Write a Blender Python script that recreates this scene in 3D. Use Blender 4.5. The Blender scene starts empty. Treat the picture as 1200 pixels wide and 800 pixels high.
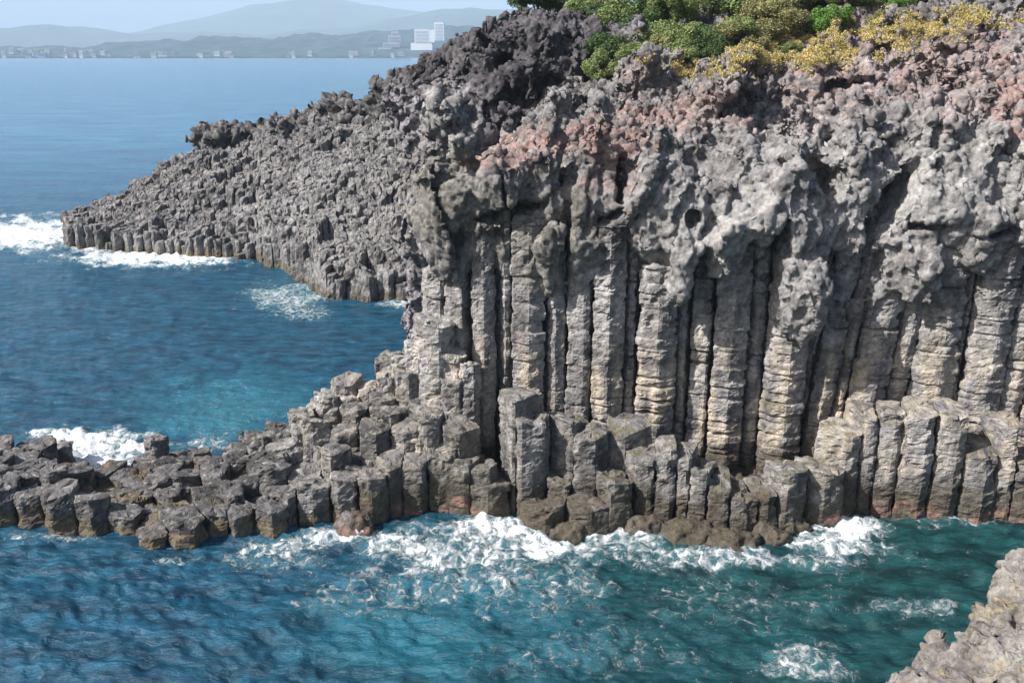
import bpy, math, random
import numpy as np
from mathutils import Vector
from mathutils.bvhtree import BVHTree
random.seed(7); RNG = np.random.default_rng(11)
SC = bpy.context.scene; COL = SC.collection
f32 = np.float32

# ------------------------------------------------------------ camera maths
F = 1100.0; PITCH = math.radians(17.2); H = 20.0
CP, SP = math.cos(PITCH), math.sin(PITCH)
def ray(px, py):
    a = (np.asarray(px, float)-600)/F; b = (400-np.asarray(py, float))/F
    return a, CP + b*SP, -SP + b*CP
def at(px, py, Y):                      # point seen at a pixel of the photo, at a given distance
    dx, dy, dz = ray(px, py); t = Y/dy
    return np.array([dx*t, Y+0*t, H+dz*t])
def on(px, py, z=0.0):                  # point seen at a pixel, at a given height
    dx, dy, dz = ray(px, py); t = (z-H)/dz
    return np.array([dx*t, dy*t, z+0*t])
def pix(X, Y, Z):
    d = Y*CP - (Z-H)*SP; u = Y*SP + (Z-H)*CP
    return 600+F*X/d, 400-F*u/d

# ------------------------------------------------------------ noise
from concurrent.futures import ThreadPoolExecutor
POOL = ThreadPoolExecutor(4)
def blocks(fn, P, n=40000):              # run a per-point function in blocks over the threads
    if len(P) <= n: return fn(P)
    r = list(POOL.map(fn, [P[i:i+n] for i in range(0, len(P), n)]))
    if isinstance(r[0], tuple): return tuple(np.concatenate(c) for c in zip(*r))
    return np.concatenate(r)
PERM = np.random.default_rng(99).permutation(256).astype(np.int16); PERM = np.concatenate([PERM, PERM])
G3 = np.array([(1,1,0),(-1,1,0),(1,-1,0),(-1,-1,0),(1,0,1),(-1,0,1),(1,0,-1),(-1,0,-1),
               (0,1,1),(0,-1,1),(0,1,-1),(0,-1,-1),(1,1,0),(-1,1,0),(0,-1,1),(0,-1,-1)], f32)
G3 = np.tile(G3, (16, 1)); GXT, GYT, GZT = (np.ascontiguousarray(G3[:, k]) for k in range(3))
def _noise(P, s=0):
    fl = np.floor(P); r = P-fl; i = (fl.astype(np.int32) & 255)
    u = r*r*r*(r*(r*6-15)+10); x, y, z = r[:, 0], r[:, 1], r[:, 2]; out = 0
    for dx in (0, 1):
        hx = PERM[((i[:, 0]+dx+s*37) & 255)]; wx = u[:, 0] if dx else 1-u[:, 0]; X = x-dx if dx else x
        for dy in (0, 1):
            hy = PERM[(hx+i[:, 1]+dy) & 255]; wy = wx*(u[:, 1] if dy else 1-u[:, 1]); Y = y-dy if dy else y
            for dz in (0, 1):
                h = PERM[(hy+i[:, 2]+dz) & 255]; Z = z-dz if dz else z
                out = out + wy*(u[:, 2] if dz else 1-u[:, 2])*(GXT[h]*X+GYT[h]*Y+GZT[h]*Z)
    return out
def noise(P, s=0):
    P = np.asarray(P, f32); return blocks(lambda q: _noise(q, s), P)
def _h(ix, iy, iz, s):
    n = (ix.astype(np.uint32)*np.uint32(374761393) + iy.astype(np.uint32)*np.uint32(668265263)
         + iz.astype(np.uint32)*np.uint32(2147483647) + np.uint32((s*974634777) & 0xffffffff))
    n = (n ^ (n >> np.uint32(13)))*np.uint32(1274126177)
    n = n ^ (n >> np.uint32(16)); n = n*np.uint32(2246822519); n = n ^ (n >> np.uint32(15))
    return n
def fbm(P, o=4, s=0, g=.5):
    P = np.asarray(P, f32); t = 0; a = 1.; 
    for k in range(o):
        t = t + a*noise(P*(2.03**k)+k*13.7, s+k); a *= g
    return t
def ridged(P, o=3, s=0, g=.5):
    P = np.asarray(P, f32); t = 0; a = 1.
    for k in range(o):
        t = t + a*(1-2.2*np.abs(noise(P*(2.1**k)+k*7.3, s+k))); a *= g
    return t
def cells(P, s=0):
    return blocks(lambda q: _cells(q, s), np.asarray(P, f32))
def _cells(P, s=0):
    """nearest jittered cell: returns F1, F2, random value of the cell, vector to its centre"""
    P = np.asarray(P, f32); i = np.floor(P).astype(np.int64)
    F1 = np.full(len(P), 9., f32); F2 = F1.copy(); rv = np.zeros(len(P), f32); vec = np.zeros_like(P)
    for dx in (-1, 0, 1):
        for dy in (-1, 0, 1):
            for dz in (-1, 0, 1):
                c = i+np.array([dx, dy, dz]); h = _h(c[:, 0], c[:, 1], c[:, 2], s)
                j = np.stack([(h & np.uint32(1023)), (h >> np.uint32(10)) & np.uint32(1023), (h >> np.uint32(20)) & np.uint32(1023)], 1).astype(f32)/1023
                d = c + .1+.8*j - P; L = np.sqrt((d*d).sum(1)); m = L < F1
                F2 = np.where(m, F1, np.minimum(F2, L)); F1 = np.where(m, L, F1)
                rv = np.where(m, ((h*np.uint32(2654435761)) >> np.uint32(12)).astype(f32) % 1000/1000, rv)
                vec = np.where(m[:, None], d, vec)
    return F1, F2, rv, vec
def chunk(P, s=0):                       # fractured blocks: each cell a tilted facet
    F1, F2, rv, v = cells(P, s)
    a = rv*43.0; b = rv*91.0
    return (rv-.5)*.9 + (v[:, 0]*np.sin(a)+v[:, 1]*np.cos(b)+v[:, 2]*np.sin(b+a))*.9, np.clip((F2-F1)*4, 0, 1)
def sstep(a, b, x):
    t = np.clip((x-a)/(b-a), 0, 1); return t*t*(3-2*t)
def smax(a, b, k):
    h = np.clip(.5+.5*(a-b)/k, 0, 1); return b*(1-h)+a*h + k*h*(1-h)
def smin(a, b, k): return -smax(-a, -b, k)

# ------------------------------------------------------------ object helpers
def tag(o, label=None, cat=None, group=None, kind=None):
    if label: o['label'] = label
    if cat: o['category'] = cat
    if group: o['group'] = group
    if kind: o['kind'] = kind
    return o
def empty(name, loc):
    o = bpy.data.objects.new(name, None); COL.objects.link(o); o.location = [float(c) for c in loc]
    o.empty_display_size = .5
    return o
def np_mesh(name, V, Fc, mat, parent=None, smooth=True, colr=None, attrs=None):
    V = np.asarray(V, f32); Fc = np.asarray(Fc, np.int32)
    if parent is not None: V = V - np.array(parent.location, f32)
    me = bpy.data.meshes.new(name); k = Fc.shape[1]
    me.vertices.add(len(V)); me.vertices.foreach_set('co', V.ravel())
    me.loops.add(Fc.size); me.loops.foreach_set('vertex_index', Fc.ravel())
    me.polygons.add(len(Fc)); me.polygons.foreach_set('loop_start', np.arange(0, Fc.size, k, dtype=np.int32))
    me.update(calc_edges=True)
    if smooth: me.polygons.foreach_set('use_smooth', np.ones(len(Fc), bool))
    if colr is not None:
        a = me.attributes.new('col', 'FLOAT_COLOR', 'POINT')
        c = np.ones((len(V), 4), f32); c[:, :3] = colr; a.data.foreach_set('color', c.ravel())
    for n, v in (attrs or {}).items():
        a = me.attributes.new(n, 'FLOAT', 'POINT'); a.data.foreach_set('value', np.asarray(v, f32))
    me.materials.append(mat)
    o = bpy.data.objects.new(name, me); COL.objects.link(o)
    if parent is not None: o.parent = parent
    return o
def vnormals(V, Fc):
    a = V[Fc[:, 0]]; b = V[Fc[:, 1]]; c = V[Fc[:, 2]]
    n = np.cross(c-a, V[Fc[:, 3]]-b) if Fc.shape[1] == 4 else np.cross(b-a, c-a)
    N = np.zeros_like(V)
    for k in range(Fc.shape[1]):
        for ax in range(3): N[:, ax] += np.bincount(Fc[:, k], n[:, ax], len(V))
    return N/np.maximum(np.linalg.norm(N, axis=1, keepdims=True), 1e-9)

# ------------------------------------------------------------ implicit rock -> mesh (surface nets)
def surface(fn, lo, hi, vox, band=1.8, detail=None):
    ax = [np.arange(lo[k], hi[k]+vox, vox, dtype=f32) for k in range(3)]
    def slab(xs):
        X, Y, Z = np.meshgrid(xs, ax[1], ax[2], indexing='ij'); s = fn(X, Y, Z).astype(f32)
        if detail is not None:
            m = np.abs(s) < band
            if m.any():
                P = np.stack([X[m], Y[m], Z[m]], 1); s[m] = detail(P, s[m])
        return s
    global blocks; keep = blocks; blocks = lambda f, P, n=0: f(P)   # one level of threads only
    S = np.concatenate(list(POOL.map(slab, [ax[0][i:i+8] for i in range(0, len(ax[0]), 8)])))
    blocks = keep
    # close the sheet at the limits of the grid
    for k in range(3):
        sl = [slice(None)]*3
        for e in (0, -1):
            sl[k] = e; S[tuple(sl)] = np.maximum(S[tuple(sl)], .02)
    B = S < 0; n = np.array(S.shape)-1
    c = [B[a:a+n[0], b:b+n[1], d:d+n[2]] for a in (0, 1) for b in (0, 1) for d in (0, 1)]
    anyb = c[0].copy(); allb = c[0].copy()
    for q in c[1:]: anyb |= q; allb &= q
    act = anyb & ~allb; idx = np.full(act.shape, -1, np.int32); I = np.argwhere(act); idx[act] = np.arange(len(I))
    acc = np.zeros((len(I), 3), f32); cnt = np.zeros(len(I), f32)
    cor = [(a, b, d) for a in (0, 1) for b in (0, 1) for d in (0, 1)]
    val = {q: S[I[:, 0]+q[0], I[:, 1]+q[1], I[:, 2]+q[2]] for q in cor}
    for q in cor:
        for k in range(3):
            if q[k]: continue
            r = list(q); r[k] = 1; r = tuple(r); a, b = val[q], val[r]; m = (a < 0) != (b < 0)
            t = np.where(m, a/np.where(m, a-b, 1), 0)
            p = np.array(q, f32)[None, :].repeat(len(I), 0); p[:, k] += t
            acc += p*m[:, None]; cnt += m
    V = (I + acc/np.maximum(cnt, 1)[:, None])*vox + np.array([a[0] for a in ax])
    quads = []
    for k in range(3):
        s0 = [slice(None)]*3; s1 = [slice(None)]*3; s0[k] = slice(0, -1); s1[k] = slice(1, None)
        E = B[tuple(s0)] != B[tuple(s1)]; e = np.argwhere(E)
        u, v = (k+1) % 3, (k+2) % 3
        ok = (e[:, u] > 0) & (e[:, v] > 0) & (e[:, u] < n[u]) & (e[:, v] < n[v]); e = e[ok]
        ins = B[e[:, 0], e[:, 1], e[:, 2]]
        def g(du, dv):
            q = e.copy(); q[:, u] += du; q[:, v] += dv; return idx[q[:, 0], q[:, 1], q[:, 2]]
        q = np.stack([g(-1, -1), g(0, -1), g(0, 0), g(-1, 0)], 1)
        q[~ins] = q[~ins][:, ::-1]; quads.append(q)
    Q = np.concatenate(quads); return V.astype(f32), Q[(Q >= 0).all(1)]

def refine(V, Q, vis=None):
    """split every face in four"""
    E = np.concatenate([Q[:, [0, 1]], Q[:, [1, 2]], Q[:, [2, 3]], Q[:, [3, 0]]]); E = np.sort(E, 1).astype(np.int64); key = E[:, 0]*len(V)+E[:, 1]
    u, inv = np.unique(key, return_inverse=True); inv = inv.ravel(); a, b = u//len(V), u % len(V)
    n = len(V); m = len(Q); mid = (V[a]+V[b])/2; cen = V[Q].mean(1); e = (n+inv).reshape(4, m); c = n+len(u)+np.arange(m)
    Q2 = np.concatenate([np.stack([Q[:, 0], e[0], c, e[3]], 1), np.stack([e[0], Q[:, 1], e[1], c], 1), np.stack([c, e[1], Q[:, 2], e[2]], 1), np.stack([e[3], c, e[2], Q[:, 3]], 1)])
    return np.concatenate([V, mid, cen]).astype(f32), Q2.astype(np.int32)

# ------------------------------------------------------------ rock colour (the stone's own colour)
def blobs(P, lst):
    """soft patches in pixel position of the stone's surface; lst: (px, py, rx, ry, value)"""
    u, v = pix(P[:, 0], P[:, 1], P[:, 2]); n = fbm(P*np.array([.9, .9, 1.6], f32), 4, 77)*.95
    out = np.zeros(len(P), f32)
    for (x, y, rx, ry, a) in lst:
        r = np.sqrt(((u-x)/rx)**2+((v-y)/ry)**2)+n
        out = np.maximum(out, a*(1-sstep(.6, 1.15, r)))
    return out
def mix(a, b, t): return a*(1-t[:, None]) + np.array(b, f32)[None]*t[:, None]
RED = [(640,168,60,14,.9),(700,160,70,22,.85),(775,140,60,18,.8),(820,118,40,14,.6),(860,140,30,12,.5),(730,195,26,40,.5),(590,190,40,14,.8),
       (1190,120,30,36,.9),(1150,60,50,40,.35),(1080,75,60,30,.35),(980,95,60,20,.35),(745,95,26,30,.3),(705,190,20,40,.5),(595,170,14,14,.8)]
PURP = [(1020,60,120,50,.7),(1120,95,80,50,.6),(940,120,60,40,.4),(1180,90,50,60,.6),(880,100,60,40,.3)]
PALE = [(1090,230,150,80,.85),(1170,200,80,80,.9),(960,200,70,70,.7),(890,270,70,60,.8),(800,270,65,70,.85),(930,330,40,60,.7),(520,150,40,50,.7),(980,270,60,90,.5),
        (690,330,40,60,.6),(560,330,40,50,.4),(430,250,90,90,.35),(330,250,60,40,.35),(505,420,40,60,.7),(760,230,60,30,.3)]
OLIVE = [(590,240,110,55,.6),(640,290,60,50,.6),(520,230,50,80,.7),(560,260,40,40,.4)]
def rock_colour(P, N=None, dark=0., streak=True):
    n1 = fbm(P*.35, 4, 3); n2 = fbm(P*1.6, 4, 9); q = P*np.array([2.4, 2.4, .35], f32); n3 = fbm(q, 3, 21)
    c = np.tile(np.array([.202, .193, .191], f32), (len(P), 1))
    c = c*(1+.55*n1+.5*n2)[:, None].clip(.35, 2)
    if streak: c = c*(1+.45*n3)[:, None].clip(.4, 1.8)
    c = mix(c, (.41, .398, .39), blobs(P, PALE)*(.7+.5*n2).clip(0, 1))
    c = mix(c, (.155, .145, .115), blobs(P, OLIVE)*.8)
    c = mix(c, (.36, .265, .25), blobs(P, PURP)*(.65+.6*n2).clip(0, 1))
    c = mix(c, (.33, .215, .185), blobs(P, RED)*(.75+.7*n2).clip(0, 1))
    if dark: c = c*(1-dark)
    # lichen flecks
    l = sstep(.28, .5, fbm(P*2.7, 3, 55)); c = mix(c, (.42, .40, .36), l*.4)
    return c.clip(.02, .7)
def tide(c, P, N):
    """weed, algae and wet stone by the water line"""
    z = P[:, 2] + fbm(P*.9, 3, 31)*.9
    moss = (N[:, 2] > .55)*sstep(6.5, 4., P[:, 2])*sstep(-.1, .3, fbm(P*1.3, 3, 8))*sstep(-8, 4, P[:, 0])
    c = mix(c, (.115, .10, .05), moss*.65)
    low = 1-sstep(np.where(P[:, 0] < -7, .2, .9), np.where(P[:, 0] < -7, 1., 2.5), z); c = mix(c, (.07, .058, .038), low*.85)
    pk = (1-sstep(.1, .55, z))*np.maximum(sstep(-9, -6, P[:, 0])*(1-sstep(-1.5, .5, P[:, 0])), sstep(11.5, 13, P[:, 0]))*sstep(-.3, .1, fbm(P*.6, 2, 34)); c = mix(c, (.27, .15, .12), pk*.75)
    tan = (1-sstep(.25, .8, z))*(1-sstep(-10, -6, P[:, 0])); c = mix(c, (.17, .135, .09), tan*.7)
    return c

# ------------------------------------------------------------ materials
def nt(name):
    m = bpy.data.materials.new(name); m.use_nodes = True; t = m.node_tree
    return m, t, t.nodes['Principled BSDF']
def N_(t, typ, **kw):
    n = t.nodes.new(typ)
    for k, v in kw.items():
        if k in n.inputs: n.inputs[k].default_value = v
        else: setattr(n, k, v)
    return n
def rock_mat(name, scale=1., bump=.5, pits=True, bdist=.12):
    m, t, b = nt(name); L = t.links
    geo = N_(t, 'ShaderNodeNewGeometry'); at_ = N_(t, 'ShaderNodeAttribute', attribute_name='col')
    n1 = N_(t, 'ShaderNodeTexNoise', Scale=3.1*scale, Detail=9., Roughness=.68); L.new(geo.outputs['Position'], n1.inputs['Vector'])
    mr = N_(t, 'ShaderNodeMapRange'); mr.inputs['From Min'].default_value = .3; mr.inputs['From Max'].default_value = .7
    mr.inputs['To Min'].default_value = .5; mr.inputs['To Max'].default_value = 1.5; L.new(n1.outputs['Fac'], mr.inputs['Value'])
    vm = N_(t, 'ShaderNodeVectorMath', operation='SCALE'); L.new(at_.outputs['Color'], vm.inputs[0]); L.new(mr.outputs[0], vm.inputs['Scale'])
    L.new(vm.outputs[0], b.inputs['Base Color']); b.inputs['Roughness'].default_value = .92
    b.inputs['Specular IOR Level'].default_value = .25
    n2 = N_(t, 'ShaderNodeTexNoise', Scale=1.7*scale, Detail=12., Roughness=.72); L.new(geo.outputs['Position'], n2.inputs['Vector'])
    vo = N_(t, 'ShaderNodeTexVoronoi', Scale=4.5*scale); L.new(geo.outputs['Position'], vo.inputs['Vector'])
    pm = N_(t, 'ShaderNodeMapRange'); pm.inputs['From Min'].default_value = .0; pm.inputs['From Max'].default_value = .35
    pm.inputs['To Min'].default_value = -.35 if pits else 0; pm.inputs['To Max'].default_value = 0; L.new(vo.outputs['Distance'], pm.inputs['Value'])
    ad = N_(t, 'ShaderNodeMath', operation='ADD'); L.new(n2.outputs['Fac'], ad.inputs[0]); L.new(pm.outputs[0], ad.inputs[1])
    bp = N_(t, 'ShaderNodeBump', Strength=bump, Distance=bdist/scale*2); L.new(ad.outputs[0], bp.inputs['Height']); L.new(bp.outputs[0], b.inputs['Normal'])
    return m
M_ROCK = rock_mat('basalt_rock', 1.15, .85, pits=False, bdist=.2)
M_COLUMN = rock_mat('basalt_column_stone', 1.3, .8)
M_HEAD = rock_mat('headland_basalt', .8, .9)
def flat_mat(name, c, rough=.9, var=.25, scale=1., trans=0.):
    m, t, b = nt(name); L = t.links
    oi = N_(t, 'ShaderNodeObjectInfo'); geo = N_(t, 'ShaderNodeNewGeometry')
    n = N_(t, 'ShaderNodeTexNoise', Scale=scale, Detail=5.); L.new(geo.outputs['Position'], n.inputs['Vector'])
    mr = N_(t, 'ShaderNodeMapRange'); mr.inputs['From Min'].default_value = .3; mr.inputs['From Max'].default_value = .7
    mr.inputs['To Min'].default_value = 1-var; mr.inputs['To Max'].default_value = 1+var; L.new(n.outputs['Fac'], mr.inputs['Value'])
    vm = N_(t, 'ShaderNodeVectorMath', operation='SCALE'); vm.inputs[0].default_value = c; L.new(mr.outputs[0], vm.inputs['Scale'])
    L.new(vm.outputs[0], b.inputs['Base Color']); b.inputs['Roughness'].default_value = rough
    return m
def leaf_mat(name, c1, c2):
    m, t, b = nt(name); L = t.links
    geo = N_(t, 'ShaderNodeNewGeometry')
    n = N_(t, 'ShaderNodeTexNoise', Scale=1.3, Detail=3.); L.new(geo.outputs['Position'], n.inputs['Vector'])
    ad = N_(t, 'ShaderNodeMath', operation='MULTIPLY_ADD'); L.new(geo.outputs['Random Per Island'], ad.inputs[0]); ad.inputs[1].default_value = .6
    L.new(n.outputs['Fac'], ad.inputs[2])
    mr = N_(t, 'ShaderNodeMapRange'); mr.inputs['From Min'].default_value = .4; mr.inputs['From Max'].default_value = 1.2; L.new(ad.outputs[0], mr.inputs['Value'])
    mx = N_(t, 'ShaderNodeMix', data_type='RGBA'); mx.inputs['A'].default_value = (*c1, 1); mx.inputs['B'].default_value = (*c2, 1)
    L.new(mr.outputs[0], mx.inputs['Factor']); L.new(mx.outputs['Result'], b.inputs['Base Color']); b.inputs['Roughness'].default_value = .7
    tr = N_(t, 'ShaderNodeBsdfTranslucent'); L.new(mx.outputs['Result'], tr.inputs['Color'])
    ms = N_(t, 'ShaderNodeMixShader'); ms.inputs[0].default_value = .3; L.new(b.outputs[0], ms.inputs[1]); L.new(tr.outputs[0], ms.inputs[2])
    L.new(ms.outputs[0], t.nodes['Material Output'].inputs['Surface'])
    return m

# ------------------------------------------------------------ columns
def clip(poly, px, py, nx, ny):          # keep side where (p-p0).n < 0
    out = []
    for i in range(len(poly)):
        a, b = poly[i], poly[(i+1) % len(poly)]
        da = (a[0]-px)*nx+(a[1]-py)*ny; db = (b[0]-px)*nx+(b[1]-py)*ny
        if da < 0: out.append(a)
        if (da < 0) != (db < 0):
            t = da/(da-db); out.append((a[0]+(b[0]-a[0])*t, a[1]+(b[1]-a[1])*t))
    return out
def voronoi(seeds, R):
    S = np.array(seeds); res = []
    for i, (x, y) in enumerate(S):
        d = np.hypot(S[:, 0]-x, S[:, 1]-y); nb = np.where((d < 2.2*R) & (d > 1e-6))[0]; nb = nb[np.argsort(d[nb])]
        poly = [(x+R*.78*math.cos(a), y+R*.78*math.sin(a)) for a in np.linspace(0, 2*math.pi, 9)[:-1]]
        for j in nb[:14]:
            mx, my = (x+S[j, 0])/2, (y+S[j, 1])/2; poly = clip(poly, mx, my, S[j, 0]-x, S[j, 1]-y)
            if len(poly) < 3: break
        res.append(poly if len(poly) >= 3 else None)
    return res
def hexseeds(x0, x1, y0, y1, sp, jit=.22):
    out = []; r = 0; y = y0
    while y < y1:
        x = x0+(sp/2 if r % 2 else 0)
        while x < x1:
            out.append((x+random.uniform(-jit, jit)*sp, y+random.uniform(-jit, jit)*sp)); x += sp
        y += sp*.866; r += 1
    return out
def column_mesh(poly, z0, z1, M=22, dz=.14, joint=(.45, .9), groove=.07, shrink=.94, lean=(0, 0), rough=.06, dome=.06, tilt=(0, 0), seed=0, blk=.05, off0=0, chip=.25, tide_=True, dark=0., rnd=.10, gp=7):
    """one weathered prism: rounded polygon section, cross joints, blocks out of true, worn top edge"""
    rs = random.Random(seed); P = np.array(poly); c = P.mean(0); P = c+(P-c)*shrink
    for _ in range(2):                                     # round the corners a little
        nx = np.roll(P, -1, 0); P = np.stack([P*(1-rnd)+nx*rnd, P*rnd+nx*(1-rnd)], 1).reshape(-1, 2)
    seg = np.linalg.norm(np.roll(P, -1, 0)-P, axis=1); cum = np.concatenate([[0], np.cumsum(seg)])
    tt = np.linspace(0, cum[-1], M, endpoint=False); PP = np.vstack([P, P[:1]])
    ring = np.stack([np.interp(tt, cum, PP[:, 0]), np.interp(tt, cum, PP[:, 1])], 1)-c
    rad = np.linalg.norm(ring, axis=1).mean()
    n = max(3, int((z1-z0)/dz)); zz = np.linspace(z0, z1, n); js = [z0-.3]
    while js[-1] < z1+.5: js.append(js[-1]+rs.uniform(*joint))
    js = np.array(js); k = np.searchsorted(js, zz)-1; tk = (zz-js[k])/(js[k+1]-js[k])
    bo = np.array([[rs.uniform(-blk, blk), rs.uniform(-blk, blk), rs.uniform(-blk, blk)*1.1] for _ in js])
    th = np.linspace(0, 2*math.pi, M, endpoint=False); jr = np.array([[rs.uniform(0, 6.3), rs.uniform(.2, .75), rs.uniform(.0, 1.9)] for _ in js])[k]
    gr = groove*jr[:, 2:3]*np.clip(.55+jr[:, 1:2]*1.3*np.cos(th[None]-jr[:, 0:1]), 0, 1.4)      # joints open on some sides, closed on others
    sc = 1+bo[k, 2][:, None]-gr*(np.abs(2*tk-1)**gp)[:, None]
    rings = ring[None]*sc[:, :, None] + (c+bo[k, :2]*rad)[:, None] 
    hz = (zz-z0)[:, None]
    rings = rings + np.stack([lean[0]*hz, lean[1]*hz], 2)
    V = np.concatenate([rings, np.broadcast_to(zz[:, None, None], (n, M, 1))], 2)
    V[:, :, 2] += ((V[:, :, 0]-c[0])*tilt[0]+(V[:, :, 1]-c[1])*tilt[1])*sstep(z0, z1, zz)[:, None]
    top = V[-1]; tc = top.mean(0); caps = []
    for s, dzp in ((.93, .3), (.75, .75), (.45, .95)):
        q = tc+(top-tc)*s; q[:, 2] += dome*dzp; caps.append(q)
    V[-1, :, 2] -= dome*.4
    V = np.concatenate([V.reshape(-1, 3)] + caps + [tc[None]+np.array([[0, 0, dome]])]); R = n+3
    i = np.arange(M); j = (i+1) % M; Fc = []
    for r in range(R-1): Fc.append(np.stack([r*M+i, r*M+j, (r+1)*M+j, (r+1)*M+i], 1))
    e = (R-1)*M; Fc.append(np.stack([e+i, e+j, np.full(M, R*M), np.full(M, R*M)], 1)); Fc = np.concatenate(Fc)
    N = vnormals(V.astype(f32), Fc); V = V.astype(f32)
    so = np.array([seed*3.1 % 50, 0, 0], f32)
    d = fbm(V*1.1, 3, 5)*rough*2.2 + fbm((V+so)*np.array([3.4, 3.4, 5.], f32), 2, 6)*rough*1.2
    ch, _ = chunk((V+so)*1.5/max(rad, .5)*.8, 4)
    near = sstep(z0+(z1-z0)*.35, z1, V[:, 2]); d = d - np.clip(ch-.05, 0, 1)*chip*rad*.6*(.3+.7*near)
    V = V + N*d[:, None]
    # last face row is degenerate quads -> fine as triangles
    tri = Fc[-M:, :3]; quad = Fc[:-M]
    return V, quad, tri, vnormals(V, quad)
def column_obj(parent, poly, z0, z1, mat, name='basalt_column', lo=False, **kw):
    dark = kw.pop('dark', 0.); beige = kw.pop('beige', 0.)
    V, q, t, N = column_mesh(poly, z0, z1, **kw)
    c = rock_colour(V, N, dark=dark)
    if beige: 
        s = sstep(-.25, .35, fbm(V*np.array([1.3, 1.3, .35], f32), 3, 71))*(1-sstep(4, 9.5, V[:, 2]))*sstep(1., 2.4, V[:, 2])
        c = mix(c, (.46, .40, .31), s*beige)
    c = tide(c, V, N)
    q2 = np.concatenate([q, np.stack([t[:, 0], t[:, 1], t[:, 2], t[:, 2]], 1)])
    return V, q, t, c
def emit(parent, V, q, t, c, mat, name='basalt_column'):
    me_f = [tuple(int(a) for a in r) for r in q]+[tuple(int(a) for a in r) for r in t]
    me = bpy.data.meshes.new(name); Vl = V-np.array(parent.location, f32)
    lt = np.concatenate([q.ravel(), t.ravel()]).astype(np.int32); ls = np.concatenate([np.arange(len(q))*4, len(q)*4+np.arange(len(t))*3]).astype(np.int32)
    me.vertices.add(len(V)); me.vertices.foreach_set('co', Vl.astype(f32).ravel()); me.loops.add(len(lt)); me.loops.foreach_set('vertex_index', lt)
    me.polygons.add(len(ls)); me.polygons.foreach_set('loop_start', ls); me.update(calc_edges=True)
    me.polygons.foreach_set('use_smooth', np.zeros(len(ls), bool))
    a = me.attributes.new('col', 'FLOAT_COLOR', 'POINT'); cc = np.ones((len(V), 4), f32); cc[:, :3] = c; a.data.foreach_set('color', cc.ravel())
    me.materials.append(mat); me.validate()
    o = bpy.data.objects.new(name, me); COL.objects.link(o); o.parent = parent
    return o

# ============================================================ MAIN CLIFF
cliff = tag(empty('basalt_cliff', (10, 44, 0)), 'tall grey sea cliff of upright basalt columns under a craggy top, surf at its foot', 'cliff')
YFX = [-8, -4, 0, 5, 10, 15, 20, 25, 30, 46]; YFY = [43.2, 42.7, 42.3, 42.0, 42.2, 42.0, 41.6, 41.2, 41.0, 40.6]
def yface(X): return np.interp(X, YFX, YFY)
TC = [(475,197,43.3),(520,196,43.6),(560,190,44),(600,180,44),(640,162,44.3),(700,160,44.5),(760,150,45),(820,150,45),(880,150,46),(940,140,46),(1000,135,46),(1080,128,46),(1150,118,46),(1200,110,46),
      (560,186,48),(640,150,48),(720,128,50),(800,112,51),(880,97,52),(960,85,52),(1050,68,52),(1130,50,52),(1200,40,52),
      (700,112,56),(790,88,56),(870,72,58),(960,48,58),(1050,28,58),(1130,10,58),(1200,2,58),
      (800,22,66),(900,5,66),(1000,0,66),(1200,-18,66),(1400,-10,58),(500,192,47),(520,184,52),(478,205,46),(470,210,50),(490,190,58),(1400,90,46),(700,40,66),(560,170,56)]
TP = np.array([at(*q) for q in TC]); 
def _rbf(P, vals):
    D = np.linalg.norm(P[:, None]-P[None], axis=2); n = len(P); A = np.zeros((n+3, n+3)); A[:n, :n] = -D - np.eye(n)*.3
    A[:n, n] = 1; A[:n, n+1:] = P; A[n, :n] = 1; A[n+1:, :n] = P.T
    return np.linalg.solve(A, np.concatenate([vals, [0, 0, 0]]))
TW = _rbf(TP[:, :2], TP[:, 2])
def topz(X, Y):
    X = np.clip(X, -8, 44); Y = np.clip(Y, 40, 70)
    out = TW[-3]+TW[-2]*X+TW[-1]*Y
    for (a, b), w in zip(TP[:, :2], TW): out = out - w*np.hypot(X-a, Y-b)
    return out - .9*(1-sstep(47, 54, Y)) - 1.1*(1-sstep(-3.5, 3, X))
# lower rim of the massive rock above the columns: pixel line seen at the face
LOWP = [(495,300),(515,345),(540,330),(560,285),(600,262),(640,300),(660,290),(690,300),(720,280),(745,300),(775,330),(800,338),(812,315),(835,285),(860,300),(885,300),(905,295),(930,360),(950,340),(965,290),(1000,300),(1040,290),(1075,270),(1100,275),(1150,300),(1200,290),(1400,300)]
LP = np.array([at(x, y, 42) for x, y in LOWP])
def zlow(X): return np.interp(X, LP[:, 0], LP[:, 2])
# bulges and hollows, each at the pixel where it shows: px, py, depth Y, rx, ry, rz (m), tilt in the picture plane (deg)
BULGE = [(802,290,41.2,1.0,.9,2.3,0),(785,245,41.3,2.1,.9,1.7,0),(770,275,41.3,1.2,.8,1.6,-30),(870,255,41.0,1.8,1.2,1.6,0),(936,335,41.2,1.15,1.2,2.3,0),(925,260,41.7,1.4,1.2,2.4,0),(590,215,42.5,3.2,1.0,1.2,25),
         (525,245,42.4,1.3,1.1,2.2,18),(640,200,43,1.2,.9,2.2,-20),(700,235,42.7,1.5,.8,2.,20),(640,300,42.4,1.6,.8,1.6,0),(1000,290,42,.7,.9,2.4,-18),(1020,330,42,.7,.9,2.2,-25),(1075,310,41.5,1.1,1.,1.8,-10),
         (1110,240,41.6,2.2,1.2,1.6,0),(1160,270,41.2,1.6,1.1,1.8,0),(990,215,42.4,1.4,1.2,1.8,0),(1180,200,42,1.9,1.,1.5,0),(700,310,42.5,1.3,.7,1.6,0),(1060,180,43.5,2.,1.2,1.5,0),(850,95,49,1.,1.2,1.1,0),(765,88,54,1.1,1,1.,0),(560,240,42.6,2.2,.7,2.,0)]
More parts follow.
